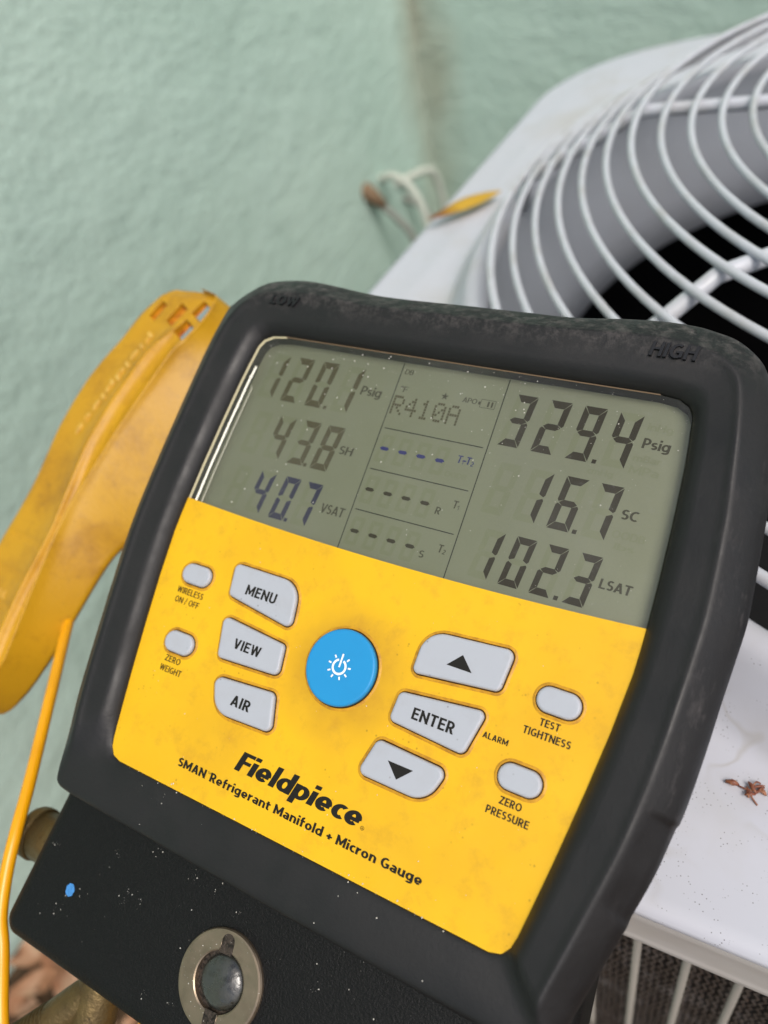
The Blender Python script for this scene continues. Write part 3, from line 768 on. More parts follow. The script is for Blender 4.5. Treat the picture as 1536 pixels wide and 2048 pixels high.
pill(52.5, -25.1, 10.5, 6.1)['label'] = 'small blank pill key above ZERO PRESSURE'
ZT = 1.56
k = key([(-43.2, 2.1), (-20.6, 2.1), (-18.4, -10.5), (-41.6, -7.3)], [1.6, 6.5, 1.8, 1.6], M_key)
lettering('MENU', -36.3, -5.6, 10.6, 2.9, ZT, M_ink, k, 0.2)
k = key([(-40.5, -13.1), (-18.3, -15.0), (-17.0, -23.4), (-37.6, -24.6)], [1.6, 1.4, 1.8, 1.6], M_key)
lettering('VIEW', -33.6, -20.7, 9.2, 2.8, ZT, M_ink, k, 0.2)
k = key([(-36.2, -29.4), (-16.0, -27.8), (-13.0, -37.8), (-32.0, -38.6)], [2.0, 1.8, 1.8, 6.5], M_key)
lettering('AIR', -27.8, -35.1, 6.4, 2.9, ZT, M_ink, k, 0.2)
k = key([(19.3, 1.0), (42.9, 2.8), (42.0, -7.8), (19.0, -10.4)], [7.0, 2.0, 1.8, 1.6], M_key)
flat('up_arrow', [(27.4, -5.7), (34.2, -5.7), (30.7, -2.2)], ZT, M_ink, k)
k = key([(17.8, -15.7), (40.7, -13.1), (38.1, -24.6), (17.3, -23.3)], [1.6, 1.6, 1.8, 1.6], M_key)
lettering('ENTER', 23.0, -21.0, 11.4, 2.9, ZT, M_ink, k, 0.2)
k = key([(16.3, -28.5), (35.9, -29.3), (32.9, -38.2), (13.7, -38.0)], [1.8, 2.0, 6.5, 1.8], M_key)
flat('down_arrow', [(20.8, -32.3), (27.8, -32.3), (24.4, -35.75)], ZT, M_ink, k)
PCX, PCY = 0.0, -15.35
k = key(None, None, M_blue, circle=(PCX, PCY, 10.1), top=1.9); k['label'] = 'round blue power key'
zi = 1.96
V = []; F = []
for i in range(49):                                  # open ring
    a = math.radians(112) + math.radians(316) * i / 48
    for r in (1.55, 2.15): V.append(((PCX - 0.1 + r * math.cos(a)) * MM, (PCY + r * math.sin(a)) * MM, zi * MM))
for i in range(48): F.append((2 * i, 2 * i + 1, 2 * i + 3, 2 * i + 2))
mesh_obj('power_mark', V, F, M_white, k)
def stroke(name, a, r0, r1, w, z, mat, par, cx=PCX - 0.1, cy=PCY):
    d = Vector((math.cos(a), math.sin(a))); n_ = Vector((-d.y, d.x)) * w / 2
    flat(name, [Vector((cx, cy)) + d * r0 - n_, Vector((cx, cy)) + d * r1 - n_, Vector((cx, cy)) + d * r1 + n_, Vector((cx, cy)) + d * r0 + n_], z, mat, par)
stroke('power_mark', math.radians(90), -0.1, 3.5, 0.5, zi, M_white, k)
for a in (50, 8, -32, -68, -112, -148, 172, 130): stroke('power_mark', math.radians(a), 2.55, 3.4, 0.45, zi, M_white, k)

ZP = 0.07
for args in (('WIRELESS', -60.4, -11.35, 9.9, 1.85, 0.016), ('ON / OFF', -59.9, -14.2, 9.1, 1.8, 0.016), ('ZERO', -55.2, -31.0, 5.7, 1.8, 0.016), ('WEIGHT', -55.8, -33.95, 8.0, 1.8, 0.016),
             ('ALARM', 41.0, -19.0, 6.4, 1.45, 0.02), ('TEST', 52.9, -11.85, 4.9, 1.75, 0.018), ('TIGHTNESS', 49.7, -14.75, 11.5, 1.8, 0.018), ('ZERO', 49.3, -31.65, 5.4, 1.8, 0.018), ('PRESSURE', 46.9, -34.6, 10.4, 1.8, 0.018)):
    b_, x, y, w, cp, bo = args
    lettering(b_, x, y, w, cp, ZP, M_ink, plate_o, 0.165 if x < 0 else 0.19, track=0.1)
lettering('Fieldpiece', -20.4, -50.1, 39.2, 5.2, ZP, M_ink, plate_o, 0.26, 0.2, track=0.035)
lettering('®', 19.0, -50.1, 1.1, 1.0, ZP, M_ink, plate_o, 0.12)
lettering('SMAN', -37.8, -55.6, 10.0, 2.3, ZP, M_ink, plate_o, 0.22, track=0.07)
lettering('TM', -27.6, -54.0, 1.2, 0.6, ZP, M_ink, plate_o, 0.12)
lettering('Refrigerant Manifold + Micron Gauge', -26.4, -55.65, 64.2, 2.35, ZP, M_ink, plate_o, 0.22, track=0.08)

# --- display
ZL = -4.4
KP = (186.05 - ZL) / 188.05                 # traced 2 mm below the face, carried to the panel's true depth
def L(x, y): return (90.08 + (x - 90.08) * KP, -9.52 + (y + 9.52) * KP)
well = []
up = [p for p in face_half if p[1] > 15.5]
wo_ = [(x, y) for x, y in up] + [(70, arc_y(70) - 1)] + [(x, arc_y(x) - 1) for x in [70 - 140 * i / 20 for i in range(1, 20)]] + [(-70, arc_y(70) - 1)] + [(-x, y) for x, y in up[:0:-1]]
disp = mesh_obj('display', [(x * 0.999 * MM, y * 0.999 * MM, ZL * MM) for x, y in wo_], [tuple(range(len(wo_)))], M_lcd, dev)
if disp.data.polygons[0].normal.z < 0: disp.data.flip_normals()
V, F = loft([[(x * .998 * MM, y * .998 * MM, -0.3 * MM) for x, y in wo_], [(x * 0.992 * MM, (y * 0.992 + .1) * MM, (ZL + .01) * MM) for x, y in wo_]])
mesh_obj('display_well', V, F, M_well, dev)
gp = [(x * 0.9975, y * 0.9975) for x, y in wo_]
win = mesh_obj('display_window', [(x * MM, y * MM, -0.35 * MM) for x, y in gp], [tuple(range(len(gp)))], M_glass, dev)
if win.data.polygons[0].normal.z < 0: win.data.flip_normals()
# moulded edge of the clear window: left highlights painted as pale strips, top tan
def strip(name, pts0, pts1, z0, z1, mat):
    n = len(pts0); V = [(x * MM, y * MM, z0 * MM) for x, y in pts0] + [(x * MM, y * MM, z1 * MM) for x, y in pts1]
    mesh_obj(name, V, [(i, i + 1, n + i + 1, n + i) for i in range(n - 1)], mat, dev, smooth=True)
lside = [(-x, y) for x, y in face_half if 16 <= y <= 74.6]
lside = [(-58, 75)] + lside
strip('window_edge', [(x + 0.15, y - 0.1) for x, y in lside], [(x + 0.9, y - 0.5) for x, y in lside], -0.15, -0.32, M_acr)
ls2 = [p for p in lside if p[1] < 70]
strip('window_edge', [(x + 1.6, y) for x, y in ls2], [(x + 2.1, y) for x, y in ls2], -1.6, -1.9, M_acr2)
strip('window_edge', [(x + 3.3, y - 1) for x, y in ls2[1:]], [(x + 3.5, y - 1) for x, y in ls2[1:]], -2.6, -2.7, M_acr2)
tops = [(-58 + 116 * i / 30, 75.0) for i in range(31)]
strip('window_edge', [(x, y - 0.05) for x, y in tops], [(x, y - 0.35) for x, y in tops], -0.1, -0.28, M_tan)

SEGS = {'0': 'abcdef', '1': 'bc', '2': 'abged', '3': 'abgcd', '4': 'fgbc', '6': 'afgedc', '7': 'abc', '8': 'abcdefg', '9': 'abfgcd'}
def seg_polys(which):
    """seven-segment shapes in a 1 x 1 box, y up"""
    tx, ty, g_ = 0.29, 0.14, 0.012
    P = {'a': [(0.02, 1), (0.98, 1), (0.98 - tx * .9, 1 - ty), (0.02 + tx * .9, 1 - ty)],
         'd': [(0.02, 0), (0.98, 0), (0.98 - tx * .9, ty), (0.02 + tx * .9, ty)],
         'b': [(1, 0.985), (1, 0.55), (0.93, 0.515), (1 - tx, 0.56), (1 - tx, 1 - ty - g_)],
         'c': [(1, 0.015), (1, 0.45), (0.93, 0.485), (1 - tx, 0.44), (1 - tx, ty + g_)],
         'f': [(0, 0.985), (0, 0.55), (0.07, 0.515), (tx, 0.56), (tx, 1 - ty - g_)],
         'e': [(0, 0.015), (0, 0.45), (0.07, 0.485), (tx, 0.44), (tx, ty + g_)],
         'g': [(0.10, 0.5), (0.28, 0.557), (0.72, 0.557), (0.90, 0.5), (0.72, 0.443), (0.28, 0.443)]}
    return [P[c] for c in which]
def digit_geo(ch, x, y, w, h, slant=1.4):
    V = []; F = []
    for P in seg_polys(SEGS[ch]):
        k = len(V)
        for u, v in P:
            X, Y = L(x + u * w + v * slant, y + v * h); V.append((X * MM, Y * MM, (ZL + 0.05) * MM))
        F.append(tuple(range(k, len(V))))
    return V, F
def digit(ch, x, y, w, h, mat):
    V, F = digit_geo(ch, x, y, w, h); return mesh_obj('digit', V, F, mat, disp)
# x of the lower left corner of each digit
rowsR = [('329.4', 54.2, 15.2, [20.2, 29.6, 38.9, 48.2], 46.4), ('16.7', 35.1, 14.5, [30.6, 39.8, 48.6], 46.9), ('102.3', 17.75, 13.3, [23.7, 32.2, 40.5, 49.0], 47.3)]
rowsL = [('120.1', 54.4, 15.1, [-61.6, -52.5, -43.3, -34.0], -36.0), ('43.8', 35.6, 14.2, [-50.9, -41.9, -33.4], -35.3), ('40.7', 18.1, 13.4, [-50.0, -41.0, -33.2], -34.8)]
GV, GF = [], []
def ghost(V, F, dz=-0.02):
    k = len(GV)
    GV.extend([(a, b, c + dz * MM) for a, b, c in V]); GF.extend([tuple(i + k for i in f) for f in F])
for side, rows in (('R', rowsR), ('L', rowsL)):
    for ri, (txt, y, h, xs, dec) in enumerate(rows):
        w = 5.9 if ri == 0 else (5.9 if ri == 1 else 5.4)
        mat = M_seg if side == 'R' else (M_segb if ri == 2 else M_segp)
        for ch, x in zip(txt.replace('.', ''), xs):
            digit(ch, x, y, w, h, mat)
            ghost(*digit_geo('8', x, y, w, h))
        if len(xs) == 3: ghost(*digit_geo('8', xs[0] - 8.9, y, w, h))
        d = [L(dec + a, y + b) for a, b in ((-0.45, 0), (0.65, 0), (0.75, 1.1), (-0.35, 1.1))]
        flat('decimal_point', d, ZL + 0.05, mat, disp)
for ri, yy in enumerate((46.3, 33.6, 21.0)):
    for xx in (-11.7, -5.8, 0.0, 5.85):
        ghost(*digit_geo('8', xx - 2.3, yy - 4.2, 3.9, 8.4, 0.7))
        pts = [L(xx + a * 1.0, yy + b * 1.0) for a, b in ((-1.5, 0), (-0.9, 0.55), (0.9, 0.55), (1.5, 0), (0.9, -0.55), (-0.9, -0.55))]
        flat('dash', pts, ZL + 0.05, M_dash if ri == 0 else M_seg, disp)
go = mesh_obj('unlit_segments', GV, GF, M_ghost, disp); go['kind'] = 'stuff'
def lword(body, x, y, w, cap, mat=M_lcdink, bold=0.16):
    X, Y = L(x, y); return lettering(body, X, Y, w * KP, cap * KP, ZL + 0.055, mat, disp, bold, 0.05, track=0.05)
lword('Psig', -25.9, 61.1, 7.1, 2.9); lword('SH', -25.6, 41.8, 4.6, 2.6); lword('VSAT', -24.6, 23.6, 7.9, 2.8)
for b_, x, y, w, cp in (('inHg', 56.9, 65.6, 6.4, 2.0), ('mBar', 55.6, 57.0, 7.0, 1.8), ('MPa', 55.4, 53.6, 7.4, 2.2), ('cmHg', 45.6, 51.4, 6.6, 1.7), ('OODB', 56.0, 36.6, 8.0, 2.0), ('lbs', 57.2, 33.8, 5.0, 1.6), ('OODB', 8.6, 42.4, 6.4, 1.5)):
    lword(b_, x, y, w, cp, M_ghost, 0.15)
lword('Psig', 56.8, 60.7, 6.9, 2.8, bold=0.19); lword('SC', 56.9, 41.6, 4.1, 2.6, bold=0.19); lword('LSAT', 56.5, 23.5, 7.9, 2.5, bold=0.19)
def sub(body, s, x, y, cap, mat, w1, w2):
    lword(body, x, y, w1, cap, mat); lword(s, x + w1 - 0.05, y - 0.25, w2, cap * 0.6, mat)
sub('T', '1', 10.8, 46.8, 2.2, M_dash, 1.5, 0.55); lword('-', 12.7, 46.9, 0.75, 2.2, M_dash, 0.3); sub('T', '2', 13.4, 46.8, 2.2, M_dash, 1.5, 0.95)
sub('T', '1', 13.9, 34.1, 2.2, M_lcdink, 1.45, 0.55); sub('T', '2', 13.9, 21.5, 2.2, M_lcdink, 1.45, 0.95)
lword('R', 9.5, 31.4, 1.5, 2.1); lword('S', 9.1, 18.8, 1.5, 2.0)
lword('DB', -13.9, 69.8, 2.8, 1.6, bold=0.13); lword('°F', -13.5, 64.2, 2.5, 1.8, bold=0.13); lword('APO', 6.4, 64.4, 4.4, 1.55, bold=0.15)
GX = {'R': ["11110", "10001", "10001", "11110", "10100", "10010", "10001"], '4': ["00010", "00110", "01010", "10010", "11111", "00010", "00010"], '1': ["00100", "01100", "00100", "00100", "00100", "00100", "01110"],
      '0': ["01110", "10001", "10011", "10101", "11001", "10001", "01110"], 'A': ["01110", "10001", "10001", "11111", "10001", "10001", "10001"]}
for ci, ch in enumerate('R410A'):
    V = []; F = []
    cx0 = -14.3 + ci * 4.42; dw, dh = 0.74, 0.86
    for r_, row in enumerate(GX[ch]):
        for c_, b_ in enumerate(row):
            if b_ == '1':
                k = len(V); x0 = cx0 + c_ * dw; y1 = 62.95 - r_ * dh
                for px, py in ((x0, y1), (x0 + dw * .86, y1), (x0 + dw * .86, y1 - dh * .86), (x0, y1 - dh * .86)):
                    X, Y = L(px, py); V.append((X * MM, Y * MM, (ZL + 0.05) * MM))
                F.append((k, k + 3, k + 2, k + 1))
    mesh_obj('dot_character', V, F, M_segp, disp)
sx_, sy0 = L(0.9, 65.1)
flat('star', [(sx_ + (1.25 if i % 2 == 0 else 0.5) * math.sin(math.pi * i / 5), sy0 + (1.25 if i % 2 == 0 else 0.5) * math.cos(math.pi * i / 5)) for i in range(10)], ZL + 0.05, M_lcdink, disp)
def rule(x0, y0, x1, y1, w=0.28, mat=M_line, name='rule'):
    a = Vector(L(x0, y0)); b = Vector(L(x1, y1)); n_ = (b - a).normalized(); n_ = Vector((-n_.y, n_.x)) * w / 2
    flat(name, [a - n_, b - n_, b + n_, a + n_], ZL + 0.05, mat, disp)
rule(-15, 73.2, -15, 14.0); rule(18, 73.2, 18, 14.0)
for y in (52.45, 39.7, 27.2): rule(-13.9, y, 16.75, y)
for a, b, c, d in ((11.9, 66.2, 16.2, 66.2), (16.2, 66.2, 16.2, 63.8), (16.2, 63.8, 11.9, 63.8), (11.9, 63.8, 11.9, 66.2)): rule(a, b, c, d, 0.14, M_lcdink, 'battery_outline')
for x in (14.2, 15.3): rule(x, 65.8, x, 64.2, 0.55, M_lcdink, 'battery_bar')
flat('battery_tip', [L(11.2, 65.4), L(11.8, 65.4), L(11.8, 64.5), L(11.2, 64.5)], ZL + 0.05, M_lcdink, disp)

# --- manifold block under the boot
bp = [(-77.2, -58), (-78.4, -80), (-82.8, -121.4), (82.8, -121.4), (78.4, -80), (77.2, -58)]
def bo_(ins): return round_poly(inset_poly(bp, ins), [2, 2, max(5.5 - ins, 0.4), max(5.5 - ins, 0.4), 2, 2], 8)
rg = []
for ins, z in ((2.5, -40), (0.6, -39.4), (0, -37.5), (0, -12.5), (0.25, -11.0), (0.9, -9.6), (1.9, -8.6), (3.4, -8.05), (5.0, -7.9)):
    rg.append([(x * MM, y * MM, z * MM) for x, y in bo_(ins)])
V, F = loft(rg, True, True, True)
block = mesh_obj('manifold_block', V, F, M_block, dev, smooth=True); block.data.polygons[-1].use_smooth = False
ZB = -7.9
flat('blue_dot', [(-62.3 + (1.55 + 0.1 * math.sin(7 * a)) * math.cos(a), -101.3 + (1.75 + 0.08 * math.cos(9 * a)) * math.sin(a)) for a in [2 * math.pi * i / 60 for i in range(60)]], ZB + 0.09, M_dot, block)
SX, SYY = -6.6, -100.0
def disc(r, z, n=64): return [((SX + r * math.cos(2 * math.pi * i / n)) * MM, (SYY + r * math.sin(2 * math.pi * i / n)) * MM, z * MM) for i in range(n)]
V, F = loft([disc(12.5, ZB - 0.3), disc(12.5, ZB + 0.8), disc(12.2, ZB + 1.25), disc(11.7, ZB + 1.35), disc(7.6, ZB + 1.35), disc(7.25, ZB + 1.15), disc(7.2, ZB + 0.06)])
sg = mesh_obj('sight_glass_ring', V, F, M_steel, dev, smooth=False)
V, F = loft([disc(7.19, ZB + 0.05), disc(0.1, ZB + 0.05)]); mesh_obj('recess', V, F, M_grime, sg)
for s_ in (1, -1):
    c = Vector((SX, SYY)); u = Vector((-0.12, 1)).normalized() * s_; v = Vector((u.y, -u.x))
    pts = [c + u * 6.6 + v * 1.9, c + u * 9.6 + v * 1.9] + [c + u * (9.6 + 1.9 * math.sin(a)) + v * 1.9 * math.cos(a) for a in [math.pi * i / 8 for i in range(1, 8)]] + [c + u * 9.6 - v * 1.9, c + u * 6.6 - v * 1.9]
    flat('slot', pts, ZB + 1.37, M_grime, sg)
    V, F = tube([((c + u * 6.9 - v * 1.95).x * MM, (c + u * 6.9 - v * 1.95).y * MM, (ZB + 1.36) * MM), ((c + u * 9.8 - v * 1.95).x * MM, (c + u * 9.8 - v * 1.95).y * MM, (ZB + 1.36) * MM)], 0.00016, 6)
    mesh_obj('slot_edge', V, F, M_steel, sg, smooth=True)
dr = [[(x + 0.0006, y + 0.0002, z) for x, y, z in disc(6.5 * math.cos(a), ZB + 0.06 + 2.5 * math.sin(a), 48)] for a in [math.pi / 2 * i / 10 for i in range(10)]]
V, F = loft(dr, True, False, True); mesh_obj('glass_dome', V, F, M_dome, sg, smooth=True)

# --- brass ports
def dtube(name, P, r, mat, parent=dev, n=20, per=6):
    Q = catmull([(x * MM, y * MM, z * MM) for x, y, z in P], per) if len(P) > 2 else [(x * MM, y * MM, z * MM) for x, y, z in P]
    rr = r * MM if not isinstance(r, list) else None
    if rr is None:
        m = len(Q); rr = [interp([(i / (len(r) - 1), q) for i, q in enumerate(r)], i / (m - 1)) * MM for i in range(m)]
    V, F = tube(Q, rr, n); return mesh_obj(name, V, F, mat, parent, smooth=True)
port = dtube('brass_port', [(-52, -110, -24), (-51.5, -124, -24), (-50, -140, -25), (-49, -156, -26)], 6.6, M_brass)
dtube('elbow_arm', [(-50.5, -126, -24), (-54.5, -131.5, -23), (-58.5, -137, -22), (-62, -142, -21.5)], [5.6, 5.6, 5.5, 5.3], M_brass, port)
dvx = Vector((-0.62, -0.78, 0.05)).normalized()
b0 = Vector((-60.8, -140.2, -21.7))
P = []; rr = []
for i in range(0, 140):
    s_ = i * 0.11; P.append((b0 + dvx * s_) * MM); rr.append((5.3 + 0.42 * math.sin(s_ * 2 * math.pi / 1.55)) * MM)
V, F = tube(P, rr, 24); mesh_obj('thread', V, F, M_brass, port, smooth=True)
sidep = dtube('brass_port', [(-74, -98.5, -23), (-95.0, -99.2, -23)], 7.6, M_brass)
dtube('collar', [(-92.6, -99.1, -23), (-93.2, -99.15, -23), (-95.6, -99.2, -23), (-96.2, -99.25, -23)], [7.6, 8.3, 8.2, 7.4], M_brass, sidep)
hz = dtube('hose_end', [(-33, -112, -30), (-34.5, -126, -30), (-36, -150, -31)], 3.4, M_cable)

# --- specks of grit and water over the gauge: too many to count
V = []; F = []
def speck(x, y, z, r):
    k = len(V)
    for dx, dy_, dz in ((1, 0, 0), (0, 1, 0), (-1, 0, 0), (0, -1, 0), (0, 0, 0.8), (0.7, 0.7, 0.3)):
        V.append(((x + dx * r) * MM, (y + dy_ * r) * MM, (z + dz * r) * MM))
    F.extend([(k, k + 5, k + 4), (k + 5, k + 1, k + 4), (k + 1, k + 2, k + 4), (k + 2, k + 3, k + 4), (k + 3, k, k + 4)])
def rad(): return 0.06 + 0.2 * rnd.random() ** 3.5
for i in range(330):
    x, y = rnd.uniform(-66, 66), rnd.uniform(16, 74)
    if rnd.random() < 0.5: y = 74 - abs(rnd.gauss(0, 14))
    if 17 < y < 74: speck(x, y, -0.33, rad())
for i in range(130):
    x, y = rnd.uniform(-60, 60), rnd.uniform(-58, 12); speck(x, y, 0.0, rad() * 0.8)
for i in range(60):
    x, y = rnd.uniform(-57, 50), -61.3 + rnd.gauss(0, 0.5); speck(x, y, 0.1 if y > -61.5 else 0.35, rad() * 1.1)
for i in range(30):
    x, y = rnd.uniform(-72, 60), rnd.uniform(-74, -63); speck(x, y, 1.0, rad())
for i in range(150):
    if i % 6 == 0: qx, qy, qs = rnd.uniform(-74, 40), rnd.uniform(-114, -79), rnd.choice((0.8, 2, 6))
    x, y = qx + rnd.gauss(0, qs), qy + rnd.gauss(0, qs)
    if not (-76 < x < 60 and -115 < y < -78): continue
    if math.hypot(x - SX, y - SYY) > 12.6: speck(x, y, ZB, rad() * 0.9)
for kx in range(60):
    a = rnd.uniform(0, 6.28); r_ = rnd.uniform(7.7, 12.4); speck(SX + r_ * math.cos(a), SYY + r_ * math.sin(a), ZB + 1.36, rad() * 0.8)
st = mesh_obj('grit_specks', V, F, M_dust, dev); st['kind'] = 'stuff'

# ------------------------------------------------------------------ pipe clamp probe
clamp = empty('pipe_clamp', DEV @ Matrix.Translation((-0.135, 0.0, -0.03)))
tag(clamp, 'worn yellow plastic pipe clamp probe left of the gauge', 'pipe clamp')
OFF = Vector((-135.0, 0.0, -30.0))
SINK = -8.0
KS = (186.05 + 25 - SINK) / (186.05 + 25)
def tb(L_, k=1.0): return sorted([(-9.52 + (y + 9.52) * KS * k, 90.08 + (x - 90.08) * KS * k) for x, y in L_])
tL = tb([(-136.5, 98.3), (-138.7, 97.4), (-144.2, 89.6), (-151, 79.7), (-157.5, 68.9), (-162.9, 56.2), (-165.6, 43), (-167.0, 31), (-166.6, 20.6), (-166.8, 8.3), (-168.3, -3.3), (-170.7, -15.9), (-171.5, -32), (-168.5, -50), (-161, -64), (-150, -72.5), (-142, -75.5)])
tR = tb([(-123.0, 98.3), (-120.7, 97.6), (-106.0, 94.7), (-101, 88), (-98.5, 70), (-98.5, 40), (-103, 14), (-109.5, 3.2), (-114.4, -2.3), (-117.7, -6.5), (-120.5, -17.4), (-123.2, -32.5), (-126, -47.3), (-129.5, -60.6), (-132.4, -67.3), (-135.5, -72), (-139.5, -75.5)], 1.016)
tA = tb([(-126, 97), (-123.5, 88), (-126.5, 80), (-133, 67.7), (-139.2, 46.8), (-142.3, 29), (-141.5, 12.5), (-140.8, -5.5), (-141.6, -14.5), (-143.4, -28.3), (-144, -45.5), (-143, -60), (-141.2, -75)])
tB = tb([(-110, 97), (-109.8, 89.2), (-117.8, 73.8), (-128.4, 37.7), (-134.7, 8.2), (-136.0, -4.5), (-135.5, -25.9), (-133.8, -58.6), (-140.2, -75)])
YT, YB = tL[-1][0], tL[0][0]
def smooth_tab(tab, y):
    s_ = 0; w = 0
    for d in (-4, -2, 0, 2, 4): s_ += interp(tab, y + d); w += 1
    return s_ / w
def cl_cols(y):
    xl = interp(tL, y); xr = interp(tR, y)
    if YB + 6 < y < YT - 6: xl = smooth_tab(tL, y); xr = smooth_tab(tR, y)
    xa = smooth_tab(tA, y); xb = smooth_tab(tB, y)
    xa = max(xl + 0.12 * (xr - xl), min(xa, xr - 0.3 * (xr - xl))); xb = max(xa + 0.08 * (xr - xl), min(xb, xr - 0.08 * (xr - xl)))
    return xl, xa, xb, xr
def clamp_z(x, y):
    xl, xa, xb, xr = cl_cols(y)
    if x <= xa:
        t_ = (x - xl) / max(xa - xl, 1e-6); t_ = max(0, t_)
        z = -25.6 + 1.6 * (1 - (1 - min(1, t_ / 0.10)) ** 2) ** 0.5 + 4.6 * t_ ** 3.0
        for gy, gw in ((-13.4, 1.6), (-26.6, 1.6), (-39.5, 1.7), (-52.5, 1.7)):
            yy = y + (x - xa) * 0.06
            z -= 0.9 * math.exp(-((yy - gy) / gw) ** 2) * sstep(xa - 0.6, xa - 4, x) * sstep(xl + 1, xl + 5, x)
    elif x <= xb:
        t_ = (x - xa) / (xb - xa); z = -19.4 - 2.6 * math.sin(math.pi * t_ ** 0.85) * min(1, (xb - xa) / 7) + 1.8 * t_ ** 2
    else:
        t_ = (x - xb) / max(xr - xb, 1e-6)
        z = -17.6 - 15.5 * (t_ ** 0.9)
    cr_ = min(1, (xb - xa) / 6)
    z += (0.9 * math.exp(-((x - xb) / 1.1) ** 2) + 0.7 * cr_ * math.exp(-((x - xa) / 1.3) ** 2)) * (1 - sstep(YT - 34, YT - 16, y))
    # level off towards the slotted top end
    if x <= xb: z += (-22.0 - z) * 0.85 * sstep(YT - 29, YT - 10, y)
    z -= 1.6 * sstep(YT - 4.5, YT, y) + 2.0 * sstep(YB + 10, YB, y)
    return z + SINK
ys = [YT, YT - 0.3, YT - 0.8, YT - 1.5, YT - 2.3] + [YT - 3.3 - 0.8 * i for i in range(0, int((YT - YB - 7) / 0.8))] + [YB + 3.3, YB + 2.3, YB + 1.4, YB + 0.6, YB + 0.1]
top_rows = []; bot_rows = []
for y in ys:
    xl, xa, xb, xr = cl_cols(y)
    xs = [xl + (xa - xl) * (1 - (1 - i / 18) ** 1.3) for i in range(18)] + [xa + (xb - xa) * i / 12 for i in range(12)] + [xb + (xr - xb) * (i / 16) ** 1.3 for i in range(17)]
    top_rows.append([(x, y, clamp_z(x, y)) for x in xs]); bot_rows.append([(x, y, -34.5 + SINK) for x in xs])
nx = len(top_rows[0]); ny = len(ys); V = []; F = []
for rows in (top_rows, bot_rows):
    for r_ in rows: V += [((x - OFF.x) * MM, (y - OFF.y) * MM, (z - OFF.z) * MM) for x, y, z in r_]
B0 = nx * ny
for i in range(ny - 1):
    for j in range(nx - 1):
        q = i * nx + j; F.append((q, q + nx, q + nx + 1, q + 1)); q += B0; F.append((q, q + 1, q + nx + 1, q + nx))
for i in range(ny - 1):
    for j in (0, nx - 1):
        q = i * nx + j; F.append((q, q + nx, q + nx + B0, q + B0))
for j in range(nx - 1):
    for i in (0, ny - 1):
        q = i * nx + j; F.append((q, q + 1, q + 1 + B0, q + B0))
jaw = mesh_obj('clamp_body', V, F, M_clamp, clamp, smooth=True)
# cut the four slots near the tip
slots = [((-138.8, 87.8), 4.0, 8.2, -26), ((-128.2, 87.0), 5.2, 9.4, -28), ((-115.9, 89.2), 9.6, 7.0, -30), ((-120.2, 80.4), 9.6, 7.0, -30)]
bmc = bmesh.new()
slots = [((90.08 + (a[0] - 90.08) * KS, -9.52 + (a[1] + 9.52) * KS), w, h_, g_) for a, w, h_, g_ in slots]
for (cx, cy), w, h_, ang in slots:
    m = Matrix.Translation(((cx - OFF.x) * MM, (cy - OFF.y) * MM, 0.011 + SINK * MM)) @ Matrix.Rotation(math.radians(ang), 4, 'Z') @ Matrix.Diagonal((w * MM, h_ * MM, 0.016, 1))
    bmesh.ops.create_cube(bmc, size=1, matrix=m)
mc = bpy.data.meshes.new('cut'); bmc.to_mesh(mc); bmc.free()
co = bpy.data.objects.new('cut', mc); COL.objects.link(co); co.parent = clamp
md = jaw.modifiers.new('cut', 'BOOLEAN'); md.operation = 'DIFFERENCE'; md.object = co; md.solver = 'EXACT'
bpy.context.view_layer.update(); dg = bpy.context.evaluated_depsgraph_get()
nm = bpy.data.meshes.new_from_object(jaw.evaluated_get(dg)); jaw.modifiers.clear(); old = jaw.data; jaw.data = nm; bpy.data.meshes.remove(old)
bpy.data.objects.remove(co)
for p in jaw.data.polygons: p.use_smooth = p.area < 4e-6 or p.normal.z > 0.3
for i, ((cx, cy), w, h_, ang) in enumerate(slots):
    zf = clamp_z(cx, cy) - 2.0 - OFF.z
    m = Matrix.Translation(((cx - OFF.x) * MM, (cy - OFF.y) * MM, zf * MM)) @ Matrix.Rotation(math.radians(ang), 4, 'Z')
    def bx(x0, x1, y0, y1, z0, z1, name, mat):
        P = [m @ Vector((x * MM, y * MM, z * MM)) for x in (x0, x1) for y in (y0, y1) for z in (z0, z1)]
        mesh_obj(name, P, [(0, 1, 3, 2), (4, 6, 7, 5), (0, 4, 5, 1), (2, 3, 7, 6), (0, 2, 6, 4), (1, 5, 7, 3)], mat, clamp)
    bx(-w / 2 + .05, w / 2 - .05, -h_ / 2 + .05, h_ / 2 - .05, -0.8, -0.1 if i < 2 else -0.4, 'slot_floor', M_clampin)
    if i >= 2: bx(-1.2 if i == 2 else -0.2, w / 2 - 0.1, -h_ / 2 + .3, h_ / 2 - .3, -0.3, 1.85, 'metal_band', M_chrome)
lettering('Fieldpiece', -147.5 - OFF.x, 82.0, 51.0, 3.9, 0.0 - 0.05, M_emb2, jaw, 0.15, 0.05, extrude=0.5, rot=math.radians(-109.5), mapz=lambda X, Y: clamp_z(X + OFF.x, Y) - OFF.z, track=0.16)
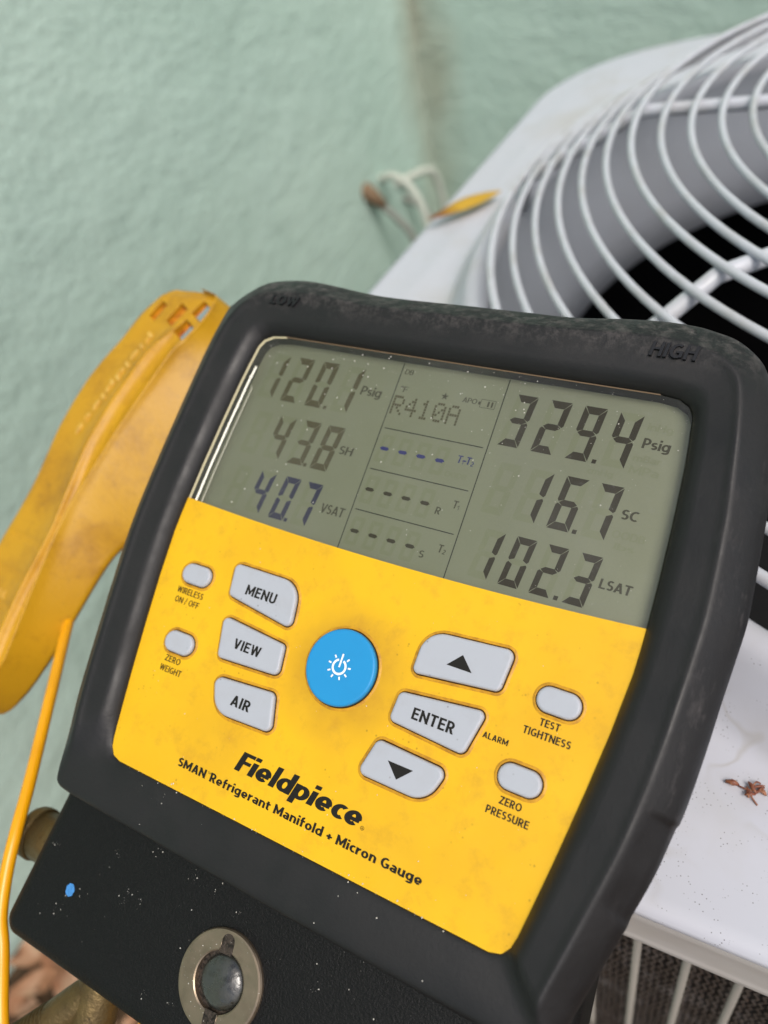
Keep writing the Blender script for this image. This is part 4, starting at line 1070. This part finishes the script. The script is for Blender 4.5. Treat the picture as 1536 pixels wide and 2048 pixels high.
lettering('24', -167.5 - OFF.x, -37.0, 5.6, 3.4, 0.0, M_emb2, jaw, 0.14, 0.0, extrude=0.3, mapz=lambda X, Y: clamp_z(X + OFF.x, Y) - OFF.z)
# grey scuffs worn on the crest
V = []; F = []
for i in range(150):
    y = rnd.uniform(58, 84); xa = smooth_tab(tA, y); x = xa - 1.2 + rnd.gauss(0, 1.1) - (80 - y) * 0.06
    a = rnd.uniform(-0.6, 0.9); l_ = rnd.uniform(0.15, 0.8); w = rnd.uniform(0.04, 0.13); k = len(V)
    for du, dw in ((-1, 0), (0, -1), (1, 0), (0, 1)):
        X = x + du * l_ * math.cos(a) - dw * w * math.sin(a); Y = y + du * l_ * math.sin(a) + dw * w * math.cos(a)
        V.append(((X - OFF.x) * MM, Y * MM, (clamp_z(X, Y) + 0.06 - OFF.z) * MM))
    F.append((k, k + 1, k + 2, k + 3))
sc = mesh_obj('scuff_marks', V, F, M_scuff, jaw); sc['kind'] = 'stuff'

# ------------------------------------------------------------------ cable from the clamp
cable = empty('probe_cable', DEV @ Matrix.Translation((-0.13, -0.02, -0.04)))
tag(cable, 'thin glossy yellow cable hanging from the clamp past the brass port', 'cable')
CO = Vector((-130, -20, -40))
P = [(-168, 8, -56), (-157, -10, -53), (-145, -26.8, -47), (-131.2, -42.8, -37), (-118.2, -58.7, -28), (-108.6, -73.5, -22), (-99.5, -86.9, -16), (-93.6, -97.1, -12), (-89.5, -107.6, -10.5), (-84.6, -118.8, -10), (-79.8, -126.9, -11), (-69.7, -142.9, -11), (-58, -165, -16)]
Q = catmull([(Vector(p) - CO) * MM for p in P], 8)
V, F = tube(Q, 0.0020, 14); mesh_obj('sheath', V, F, M_cable, cable, smooth=True)
P = [(-121, 14, -52), (-124, 2, -51), (-125, -4, -50), (-122, -14, -50), (-113, -26, -50), (-98, -34, -50), (-80, -36, -50)]
Q = catmull([(Vector(p) - CO) * MM for p in P], 8)
V, F = tube(Q, 0.0020, 14); mesh_obj('sheath', V, F, M_cable, cable, smooth=True)
bpy.context.view_layer.update()
